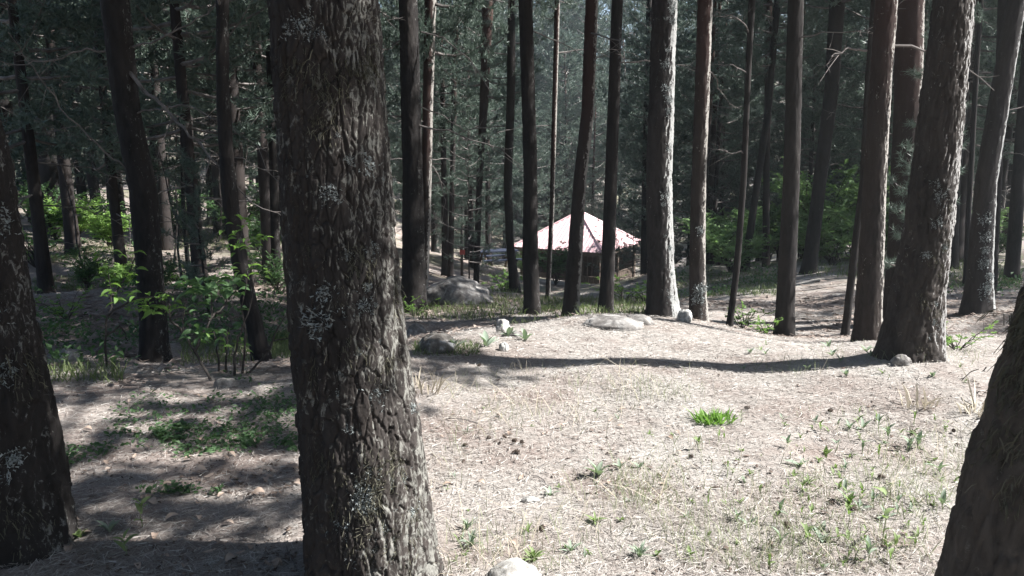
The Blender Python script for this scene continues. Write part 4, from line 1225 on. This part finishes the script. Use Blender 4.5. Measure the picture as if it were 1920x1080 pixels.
def red_post():
    y = 25.0; x = P(866, 530, y)[0]; z = gz(x, y)
    r = thing('marker_post', 'thin dark post with a small red board on top, in the clearing', 'post', (x, y, z))
    mb = MB(); mb.tube([(0, 0, -0.2), (0.01, 0, 0.6), (0, 0, 1.1)], [0.05, 0.045, 0.045], 8); obj('pole', mb.mesh('pole', M['wood']), r)
    mb = MB(); mb.box((0.03, -0.06, 1.0), (0.17, 0.03, 0.15)); obj('board', mb.mesh('board', M['red']), r)


red_post()


def stump():
    y = 15.5; x = P(146, 490, y)[0]; z = gz(x, y)
    r = thing('stump', 'short thin cut stump with a pale orange top on the left bank', 'stump', (x, y, z))
    mb = MB(); mb.tube([(0, 0, -0.1), (0.01, 0, 0.15), (0.0, 0, 0.30)], [0.055, 0.045, 0.042], 10); obj('trunk', mb.mesh('trunk', M['bark_dark']), r)
    mb = MB(); mb.tube([(0, 0, 0.29), (0.008, 0, 0.36)], [0.0405, 0.02], 10); obj('cut_face', mb.mesh('cut_face', M['cut_wood']), r)


stump()

# ------------------------------------------------------------------ rocks
def rock(label, px, py, size, seed, mat, sink=0.3, rz=0.0, rough=0.28, Y=None):
    if Y is None:
        x, y, z = G(px, py)
    else:
        x, y = P(px, py, Y)[0], Y; z = gz(x, y)
    nu, nv = 40, 22
    u = np.linspace(0, 2 * np.pi, nu, endpoint=False); v = np.linspace(0.02, np.pi - 0.02, nv)
    U, Vv = np.meshgrid(u, v)
    d = np.stack([np.cos(U) * np.sin(Vv), np.sin(U) * np.sin(Vv), np.cos(Vv)], -1).reshape(-1, 3)
    n1 = vnoise(d[:, 0] * 1.6 + seed, d[:, 1] * 1.6, d[:, 2] * 1.6, 61)
    n2 = vnoise(d[:, 0] * 4.5 + seed, d[:, 1] * 4.5, d[:, 2] * 4.5, 62)
    f1, f2, _ = worley(d[:, 0] * 2.2 + seed, d[:, 1] * 2.2, d[:, 2] * 2.2, 63)
    R = 1 + rough * (1.4 * n1 + 0.7 * n2 - 0.5 * (0.5 - f1))
    V = d * R[:, None] * (np.asarray(size) / 2)
    i = np.arange(nv - 1)[:, None] * nu; j = np.arange(nu)[None]; k = (j + 1) % nu
    Q = np.stack([i + j, i + nu + j, i + nu + k, i + k], -1).reshape(-1, 4)
    c0 = len(V); V = np.r_[V, [V[:nu].mean(0)], [V[-nu:].mean(0)]]
    jj = np.arange(nu); kk = (jj + 1) % nu
    T = np.r_[np.stack([jj, kk, np.full(nu, c0)], -1), np.stack([(nv - 1) * nu + kk, (nv - 1) * nu + jj, np.full(nu, c0 + 1)], -1)]
    o = obj('rock', add_mesh('rock', V, [Q, T], mat, True), None, (x, y, z + size[2] * (0.5 - sink)), (0, 0, rz))
    return tag(o, label, 'rock')


rock('large sunlit boulder beside the broad dark pine', 857, 572, (1.15, 1.3, 0.75), 1, M['rock'], 0.45, 0.2, Y=13.2)
rock('dark mossy boulder just right of the nearest trunk', 820, 655, (0.27, 0.24, 0.20), 2, M['rock_dark'], 0.42, 0.3)
rock('bluish grey stone at the foot of the broad dark pine', 780, 615, (0.22, 0.2, 0.2), 3, M['rock'], 0.35, Y=8.2)
rock('white stone standing among the rosettes at the crest', 943, 624, (0.13, 0.11, 0.17), 4, M['rock_white'], 0.25)
rock('small white stone at the tip of the long trunk shadow', 945, 660, (0.075, 0.07, 0.085), 5, M['rock_white'], 0.2)
rock('flat grey crest rock with dark cracks left of the grey lichened pine', 1150, 606, (0.50, 0.5, 0.15), 6, M['rock'], 0.66, 0.1)
rock('low grey slab beside the crest rock towards the grey pine', 1195, 604, (0.32, 0.35, 0.15), 16, M['rock'], 0.6, 0.6)
rock('pale stone leaning on the foot of the grey lichened pine', 1283, 608, (0.15, 0.14, 0.17), 7, M['rock_white'], 0.3, Y=7.75)
rock('white lichened stone at the bottom edge of the view, right of the nearest trunk', 965, 1088, (0.20, 0.2, 0.10), 8, M['rock_white'], 0.45)
rock('grey stone at the foot of the shrub stems', 425, 726, (0.16, 0.14, 0.1), 9, M['rock'], 0.4)
rock('rounded needle-dusted stone on the shaded left slope', 120, 678, (0.3, 0.28, 0.22), 10, M['rock'], 0.4, Y=7.2)
rock('pale stone in front of the stout pine foot', 1690, 684, (0.13, 0.1, 0.1), 11, M['rock'], 0.35, Y=5.28)
rock('low stone in the clearing right of the shelter', 1215, 545, (0.9, 0.6, 0.45), 12, M['rock'], 0.4, Y=38)
rock('small flat stone near the left mullein', 996, 941, (0.085, 0.05, 0.035), 13, M['rock_white'], 0.35)
rock('small grey stone left of the crest rosettes', 965, 633, (0.2, 0.15, 0.08), 14, M['rock'], 0.4)

# ------------------------------------------------------------------ herbs of the knoll
HL = {k: leaf_mesh('leaf', *a) for k, a in {
    'mullein': (0.10, 0.36, M['herb_grey'], 0.15), 'oval': (0.055, 0.42, M['herb'], 0.2), 'narrow': (0.075, 0.16, M['herb_grey'], 0.2), 'green': (0.07, 0.22, M['herb'], 0.25)}.items()}
NL = {'n': 0}


def herb(kind, px, py, n, s, label, group=None, el=(0.5, 1.2), stalk=0.0):
    x, y, z = G(px, py)
    r = thing('herb', label, 'plant', (x, y, z - 0.004), random.uniform(0, 6.28), group)
    if stalk > 0:
        mb = MB(); q = np.array([(0, 0, 0), (0.008, 0, stalk * .5), (random.uniform(-.03, .03), random.uniform(-.03, .03), stalk)])
        mb.tube(q, [0.0025, 0.002, 0.0012], 4); obj('stem', mb.mesh('stem', M['grass']), r)
    for i in range(n):
        a = i * 2.399 + random.uniform(-.4, .4)
        zz = random.uniform(0.2, 1) * stalk if stalk else 0.0
        obj('leaf', HL[kind], r, (0, 0, zz), (random.uniform(-.3, .3), -random.uniform(*el), a), s * random.uniform(0.7, 1.15))


herb('mullein', 1120, 898, 6, 1.0, 'large woolly mullein rosette with upright leaves on the sunny needles')
herb('mullein', 1031, 930, 4, 0.75, 'smaller woolly mullein with two raised leaves, left of the large one')
herb('mullein', 912, 652, 7, 1.35, 'pale rosette left of the white stones on the crest')
herb('mullein', 955, 634, 7, 1.35, 'pale rosette beside the standing white stone')
herb('mullein', 852, 656, 5, 1.1, 'pale rosette against the dark mossy boulder')
herb('mullein', 985, 640, 6, 1.2, 'pale rosette right of the standing white stone')
herb('mullein', 1163, 880, 3, 0.7, 'single upright pale leaf pair right of the large mullein')
herb('mullein', 1200, 880, 4, 0.6, 'small light green mullein next to the thin grass stalks')
herb('narrow', 876, 995, 14, 0.95, 'dark spiky grey-green tuft close to the foot of the nearest trunk', el=(0.5, 1.4))
herb('narrow', 884, 1028, 16, 0.95, 'spiky grey-green tuft in front of the darker one by the nearest trunk', el=(0.5, 1.4))
herb('narrow', 1199, 1050, 18, 0.95, 'dense grey-green tuft near the bottom middle of the view', el=(0.5, 1.4))
herb('narrow', 1070, 1038, 14, 0.8, 'grey-green tuft right of the white stone at the bottom', el=(0.4, 1.2))
herb('green', 1116, 985, 16, 0.8, 'low spreading green tuft below the large mullein', el=(0.2, 1.0))
herb('green', 1001, 1056, 16, 1.0, 'green leafy clump above the white stone at the bottom', el=(0.5, 1.4))
herb('green', 990, 1000, 7, 0.8, 'light green blades behind the leafy clump at the bottom', el=(0.7, 1.4))
herb('green', 1516, 912, 14, 0.7, 'low grey-green cushion in the middle of the seedlings', el=(0.2, 1.1))
herb('oval', 1548, 862, 4, 1.0, 'seedling with one large lit leaf near the middle of the knoll', el=(0.6, 1.4), stalk=0.05)
herb('oval', 1652, 1030, 5, 1.2, 'tall stalk with dark paired leaves in the seedling field', el=(0.2, 0.9), stalk=0.24)
herb('oval', 1588, 1000, 9, 1.1, 'bushy leafy seedling near the bottom of the seedling field', el=(0.3, 1.2), stalk=0.13)
herb('mullein', 206, 1005, 5, 0.75, 'shaded broad-leaved plant near the foot of the left trunk')
herb('oval', 150, 1012, 7, 1.0, 'small fresh green plant touching the foot of the left trunk', el=(0.3, 1.2))
herb('oval', 236, 1048, 5, 1.1, 'little plant with two pale leaves at the bottom left', el=(0.2, 0.9), stalk=0.08)
herb('oval', 268, 990, 6, 1.0, 'upright little plant with paired leaves in the left shade', el=(0.2, 0.9), stalk=0.12)
# bright green clump: many blades
def clump(px, py, n, rad, h, mat, name, label, cat):
    x, y, z = G(px, py)
    mb = MB()
    for i in range(n):
        a = rng.uniform(0, 6.28); q = rad * math.sqrt(rng.uniform(0, 1))
        b = np.array([math.cos(a) * q, math.sin(a) * q * 0.7, -0.005])
        d = np.array([math.cos(a) * q / rad * 0.6, math.sin(a) * q / rad * 0.6, 1]) + rng.normal(0, .25, 3)
        L = h * rng.uniform(0.35, 1.25) * (0.6 + 1.0 * max(0, 0.5 + vnoise(b[0] * 18, b[1] * 18, s=int(px))[()]))
        sd = np.cross(d, rng.normal(size=3)); sd /= np.linalg.norm(sd)
        w = 0.0045 * rng.uniform(0.7, 1.5)
        m1 = b + d * L * .6; t = b + d * L + np.array([d[0], d[1], -0.3]) * L * .25
        mb.add([b - sd * w, b + sd * w, m1 + sd * w, m1 - sd * w, t], Q=[(0, 1, 2, 3)], T=[(3, 2, 4)])
    o = obj(name, mb.mesh(name, mat), None, (x, y, z))
    return tag(o, label, cat)


clump(1338, 790, 230, 0.11, 0.05, M['herb_bright'], 'grass_clump', 'bright green cushion of short grass alone on the sunny needles', 'grass clump')
clump(792, 735, 40, 0.14, 0.13, M['grass_dry'], 'grass_clump', 'straw-coloured grass tuft drooping beside the nearest trunk', 'grass clump')
clump(1722, 765, 26, 0.10, 0.12, M['grass_dry'], 'grass_clump', 'pale dry grass tuft in the small shadow right of centre on the knoll', 'grass clump')
clump(1835, 775, 22, 0.10, 0.11, M['grass_dry'], 'grass_clump', 'pale dry grass tuft against the shaggy right trunk', 'grass clump')
clump(560, 268 + 395, 10, 0.1, 0.1, M['grass_green'], 'grass_clump', 'green grass tuft left of the nearest trunk', 'grass clump')
# countless seedlings, alike
sl = random.Random(9)
for i in range(150):
    px = sl.triangular(1250, 1830, 1640); py = sl.uniform(790, 1075)
    if px > np.interp(py, [790, 1080], [1840, 1770]):
        continue
    herb(sl.choice(('oval', 'oval', 'oval', 'mullein', 'green')), px, py, sl.randint(2, 5), sl.uniform(0.35, 0.85), 'small leafy seedling in the sunny seedling field right of centre', 'seedlings on the knoll', el=(0.3, 1.35), stalk=sl.choice((0, 0, 0.04, 0.07)))
for i in range(26):
    px = sl.uniform(830, 1290); py = sl.uniform(700, 1070)
    herb(sl.choice(('oval', 'green', 'narrow')), px, py, sl.randint(3, 6), sl.uniform(0.4, 0.75), 'tiny scattered herb on the needles between the nearest trunk and the seedling field', 'tiny herbs right of the nearest trunk', el=(0.3, 1.3))
for i in range(24):
    px = sl.uniform(1390, 1850); py = sl.uniform(655, 730) if i > 14 else sl.uniform(645, 670)
    herb('mullein' if i % 3 else 'green', px, py, sl.randint(3, 6), sl.uniform(0.5, 0.9), 'pale small rosette along the far rim of the knoll', 'rosettes along the rim')

# ------------------------------------------------------------------ loose litter, grass and ground cover (uncountable)
def on_ground(n, boxes):
    """random ground points seen inside pixel boxes (x0, y0, x1, y1, weight)"""
    w = np.array([b[4] for b in boxes], float); w /= w.sum()
    pick = rng.choice(len(boxes), n, p=w)
    B = np.array([b[:4] for b in boxes], float)[pick]
    px = rng.uniform(B[:, 0], B[:, 2]); py = rng.uniform(B[:, 1], B[:, 3])
    u = (px - 960) / F; v = (540 - py) / F
    dy = CP + v * SP; dz = -SP + v * CP
    t = np.full(n, 1.6) / np.maximum(-dz, 0.05)
    t = np.minimum(t, 40)
    for _ in range(6):
        zg = ground_z(u * t, dy * t)
        t = np.clip((zg - EYE) / np.minimum(dz, -0.03), 1.0, 45)
    return u * t, dy * t, ground_z(u * t, dy * t)


def litter():
    n = 330000
    # world-space scatter whose density falls with distance
    d = 1.9 + 9.5 * rng.random(n) ** 1.25
    a = rng.uniform(-0.74, 0.74, n)
    x = d * np.tan(a) * 1.0; y = d
    z = ground_z(x, y)
    keep = rng.random(n) < 0.55 + 0.9 * vnoise(x * 1.3, y * 1.3, s=77) + 0.2
    x, y, z = x[keep], y[keep], z[keep]; n = len(x)
    th = rng.uniform(0, np.pi * 2, n); L = rng.uniform(0.025, 0.095, n); w = rng.uniform(0.0010, 0.0024, n) * (1 + y * 0.12)
    pit = rng.normal(0, 0.10, n); lift = rng.uniform(0.002, 0.016, n)
    d3 = np.stack([np.cos(th) * np.cos(pit), np.sin(th) * np.cos(pit), np.sin(pit)], -1)
    sd = np.stack([-np.sin(th), np.cos(th), rng.normal(0, 0.5, n)], -1)
    c = np.stack([x, y, z + lift], -1)
    V = np.stack([c - d3 * L[:, None] / 2 - sd * w[:, None] / 2, c - d3 * L[:, None] / 2 + sd * w[:, None] / 2, c + d3 * L[:, None] / 2 + np.array([0, 0, 0.001])], 1).reshape(-1, 3)
    o = obj('needle_litter', add_mesh('needle_litter', V, [np.arange(n * 3).reshape(-1, 3)], M['litter']))
    o['kind'] = 'stuff'; o['label'] = 'loose dry pine needles strewn over the forest floor'


litter()


def blades(name, label, n, boxes, h, w, mat, lean=0.35, clumpy=None):
    x, y, z = on_ground(n, boxes)
    if clumpy:
        k = vnoise(x * clumpy, y * clumpy, s=88) > rng.uniform(-0.15, 0.3, len(x))
        x, y, z = x[k], y[k], z[k]
    n = len(x)
    L = h * rng.uniform(0.4, 1.15, n)
    d = np.stack([rng.normal(0, lean, n), rng.normal(0, lean, n), np.ones(n)], -1)
    a = rng.uniform(0, 6.28, n); W_ = w * rng.uniform(0.6, 1.4, n) * (1 + 0.05 * y)
    sd = np.stack([np.cos(a), np.sin(a), 0 * a], -1) * W_[:, None]
    b = np.stack([x, y, z - 0.004], -1)
    m1 = b + d * L[:, None] * 0.6
    t = b + d * L[:, None] + np.stack([d[:, 0], d[:, 1], -0.25 * np.ones(n)], -1) * L[:, None] * 0.35
    V = np.stack([b - sd, b + sd, m1 - sd * .8, m1 + sd * .8, t], 1).reshape(-1, 3)
    i = np.arange(n)[:, None] * 5
    o = obj(name, add_mesh(name, V, [i + np.array([[0, 1, 3, 2]]), i + np.array([[2, 3, 4]])], mat))
    o['kind'] = 'stuff'; o['label'] = label


blades('grass', 'sparse thin grass stalks over the sunny knoll', 7500, [(1150, 720, 1850, 1080, 7), (830, 690, 1300, 1080, 2), (1400, 640, 1850, 720, 1.0)], 0.10, 0.0011, M['grass'], 0.35, 2.0)
blades('grass', 'bleached grass stems lying over the needles', 1300, [(800, 690, 1250, 830, 3), (1150, 700, 1850, 1080, 5), (800, 830, 1200, 1080, 2)], 0.14, 0.0012, M['grass_dry'], 0.9, 2.0)
blades('grass', 'green grass on the ground beyond the knoll', 16000, [(300, 420, 560, 470, 2), (60, 470, 250, 540, 1.5), (510, 630, 560, 668, 0.8), (770, 560, 1010, 600, 1.2), (900, 480, 1000, 560, 1), (1010, 560, 1215, 590, 1.5), (1230, 510, 1480, 555, 2), (1500, 470, 1680, 520, 1), (1770, 490, 1915, 540, 1), (60, 690, 230, 720, 0.2), (340, 640, 480, 680, 0.6)],
       0.13, 0.003, M['grass_green'], 0.4)
blades('grass', 'small green shoots in front of the dark mossy boulder', 500, [(775, 645, 900, 668, 1)], 0.06, 0.0025, M['grass_green'], 0.5)


def ground_cover():
    x, y, z = on_ground(5200, [(250, 860, 420, 930, 3), (330, 800, 560, 900, 3), (290, 800, 350, 830, 1), (105, 840, 200, 900, 1), (200, 740, 560, 850, 2.5), (480, 720, 575, 800, 0.6), (560, 640, 575, 660, 0.1), (300, 680, 480, 720, .4)])
    k = vnoise(x * 3, y * 3, s=91) + 0.4 * vnoise(x * 9, y * 9, s=92) > rng.uniform(-0.05, 0.25, len(x))
    x, y, z = x[k], y[k], z[k]; n = len(x)
    a = rng.uniform(0, 6.28, n)
    d = np.stack([np.cos(a), np.sin(a), rng.uniform(0.0, 0.9, n)], -1); d /= np.linalg.norm(d, axis=1)[:, None]
    mb = MB()
    leaf_quads(mb, np.stack([x, y, z + rng.uniform(0.004, 0.03, n)], -1), d, 0.036, 0.6)
    o = obj('ground_cover', mb.mesh('ground_cover', M['leaf_dark']))
    o['kind'] = 'stuff'; o['label'] = 'creeping small green leaves over the shaded needles'


ground_cover()

def far_litter():
    n = 60000
    x, y, z = on_ground(n, [(0, 440, 560, 720, 5), (1230, 510, 1920, 690, 4), (770, 500, 1230, 640, 2.5)])
    k = (vnoise(x * 0.9, y * 0.9, s=97) > rng.uniform(-0.5, 0.35, n)) & (y > np.where(x < -0.5, 5.6, 8.0))
    x, y, z = x[k], y[k], z[k]; n = len(x)
    th = rng.uniform(0, 6.28, n); L = rng.uniform(0.05, 0.16, n) * (0.7 + y * 0.04); w = L * rng.uniform(0.05, 0.22, n)
    d = np.stack([np.cos(th), np.sin(th), rng.normal(0, .12, n)], -1); sd = np.stack([-np.sin(th), np.cos(th), rng.normal(0, .4, n)], -1)
    c = np.stack([x, y, z + rng.uniform(0.004, 0.03, n)], -1)
    V = np.stack([c - d * L[:, None] / 2 - sd * w[:, None] / 2, c - d * L[:, None] / 2 + sd * w[:, None] / 2, c + d * L[:, None] / 2], 1).reshape(-1, 3)
    o = obj('needle_litter', add_mesh('needle_litter', V, [np.arange(n * 3).reshape(-1, 3)], M['litter_brown']))
    o['kind'] = 'stuff'; o['label'] = 'twigs and leaf litter on the ground beyond the knoll'
    x, y, z = on_ground(9000, [(40, 450, 270, 560, 3), (230, 480, 560, 650, 3), (70, 560, 260, 690, 1), (1240, 505, 1480, 560, 2), (1780, 520, 1915, 570, 1)])
    k = vnoise(x * 0.8, y * 0.8, s=98) + 0.4 * vnoise(x * 3, y * 3, s=99) > rng.uniform(-0.1, 0.25, len(x))
    x, y, z = x[k], y[k], z[k]; n = len(x)
    a = rng.uniform(0, 6.28, n)
    d = np.stack([np.cos(a), np.sin(a), rng.uniform(0.1, 1.2, n)], -1); d /= np.linalg.norm(d, axis=1)[:, None]
    mb = MB(); leaf_quads(mb, np.stack([x, y, z + rng.uniform(0.01, 0.16, n)], -1), d, 0.085, 0.5)
    o = obj('ground_cover', mb.mesh('ground_cover', M['leaf_dark']))
    o['kind'] = 'stuff'; o['label'] = 'low dull green undergrowth on the slopes beyond the knoll'


far_litter()


def bark_bits():
    x, y, z = on_ground(4200, [(110, 720, 580, 1080, 3), (790, 690, 1300, 1080, 3), (1300, 690, 1850, 1080, 2), (800, 590, 1400, 690, 0.6)])
    k = vnoise(x * 2.2, y * 2.2, s=95) > rng.uniform(-0.2, 0.35, len(x))
    x, y, z = x[k], y[k], z[k]; n = len(x)
    c = np.stack([x, y, z + rng.uniform(0.003, 0.012, n)], -1)
    a = rng.uniform(0, 6.28, n); L = rng.uniform(0.004, 0.016, n) * rng.choice([0.7, 1, 1.6], n); w = L * rng.uniform(0.25, 0.7, n)
    d = np.stack([np.cos(a), np.sin(a), rng.normal(0, .2, n)], -1); sd = np.stack([-np.sin(a), np.cos(a), rng.normal(0, .25, n)], -1)
    V = np.stack([c - d * L[:, None], c + sd * w[:, None], c + d * L[:, None], c - sd * w[:, None] * 0.8, c + np.array([0, 0, 0.006])], 1).reshape(-1, 3)
    b = np.arange(n)[:, None] * 5
    T = np.concatenate([b + np.array([[i, (i + 1) % 4, 4]]) for i in range(4)])
    o = obj('bark_bits', add_mesh('bark_bits', V, [T], M['bits']))
    o['kind'] = 'stuff'; o['label'] = 'crumbs of bark and cone scales among the needles'


bark_bits()

# fallen leaves, cones, twigs one by one
FL = [leaf_mesh('fallen_leaf', 0.055, w, M['dead_leaf'], c) for w, c in ((0.6, 0.3), (0.45, -0.25), (0.75, 0.4))]
fl = random.Random(3)
spots = [(95, 835), (140, 845), (370, 828), (430, 868), (540, 835), (500, 905), (410, 1018), (300, 1030), (365, 890), (110, 832), (545, 1000), (470, 1040), (150, 985)]
spots += [(fl.uniform(110, 575), fl.uniform(740, 1075)) for _ in range(75)]
for i, (px, py) in enumerate(spots):
    x, y, z = G(px, py)
    o = obj('fallen_leaf', FL[i % 3], None, (x, y, z + 0.012), (fl.uniform(-.35, .35), fl.uniform(-.35, .35), fl.uniform(0, 6.28)), fl.uniform(0.6, 1.15))
    tag(o, 'dry curled leaf lying on the needles in the left shade', 'leaf', 'fallen leaves left of the nearest trunk')
for i in range(34):
    px, py = fl.uniform(830, 1300), fl.uniform(760, 1075)
    x, y, z = G(px, py)
    o = obj('fallen_leaf', FL[i % 3], None, (x, y, z + 0.012), (fl.uniform(-.4, .4), fl.uniform(-.4, .4), fl.uniform(0, 6.28)), fl.uniform(0.45, 0.95))
    tag(o, 'dry brown leaf scrap on the sunny needles right of the nearest trunk', 'leaf', 'fallen leaves right of the nearest trunk')


def cone_mesh():
    mb = MB()
    s = np.linspace(0, 1, 7)
    mb.tube(np.stack([0 * s, 0 * s, 0.045 * s], -1), 0.013 * np.sin(np.pi * (0.12 + 0.82 * s)), 8)
    for i in range(34):
        f = i / 34; a = i * 2.399; r = 0.012 * math.sin(math.pi * (0.12 + 0.82 * f)) + 0.001
        c = np.array([math.cos(a) * r, math.sin(a) * r, 0.045 * f]); o_ = np.array([math.cos(a), math.sin(a), 0.55]); t = np.array([-math.sin(a), math.cos(a), 0])
        mb.add([c - t * .004, c + t * .004, c + o_ * .007 + t * .003, c + o_ * .007 - t * .003], Q=[(0, 1, 2, 3)])
    return mb.mesh('pine_cone', M['wood'])


CONE = cone_mesh()
for px, py in [(950, 828), (960, 833), (978, 832), (868, 842), (975, 855), (918, 825), (1552, 775), (1706, 817), (1788, 814), (1395, 768), (1660, 900), (1555, 955), (1590, 962), (1300, 860), (1015, 1000), (895, 690), (1480, 1000), (1235, 950)]:
    x, y, z = G(px, py)
    o = obj('pine_cone', CONE, None, (x, y, z + 0.012), (fl.uniform(1.2, 1.8), 0, fl.uniform(0, 6.28)), fl.uniform(0.55, 0.85))
    tag(o, 'small dark pine cone lying on the sunny needles', 'pine cone', 'cones on the knoll')
for px, py, L, lb in [(545, 770, 0.22, 'thin dead twig on the needles left of the nearest trunk'), (1010, 905, 0.2, 'thin dry twig between the two mullein plants'), (460, 760, 0.18, 'pale fallen twig in the left shade beside the ground cover'),
                      (545, 1050, 0.25, 'dark twig at the left foot of the nearest trunk'), (860, 790, 0.25, 'grey twig lying right of the nearest trunk on the bright needles'), (905, 1010, 0.2, 'dry stalk next to the spiky grey-green tufts')]:
    x, y, z = G(px, py)
    mb = MB(); s = np.linspace(-0.5, 0.5, 6)
    mb.tube(np.stack([L * s, rng.normal(0, 0.006, 6), 0.008 + rng.normal(0, 0.003, 6)], -1), np.linspace(0.004, 0.0015, 6), 5)
    q = rng.uniform(-.2, .2) * L
    mb.tube([(q, 0, 0.008), (q + L * .2, L * .18, 0.012)], [0.002, 0.001], 4)
    tag(obj('twig', mb.mesh('twig', M['twig']), None, (x, y, z + 0.004), (0, 0, fl.uniform(0, 6.28))), lb, 'twig')
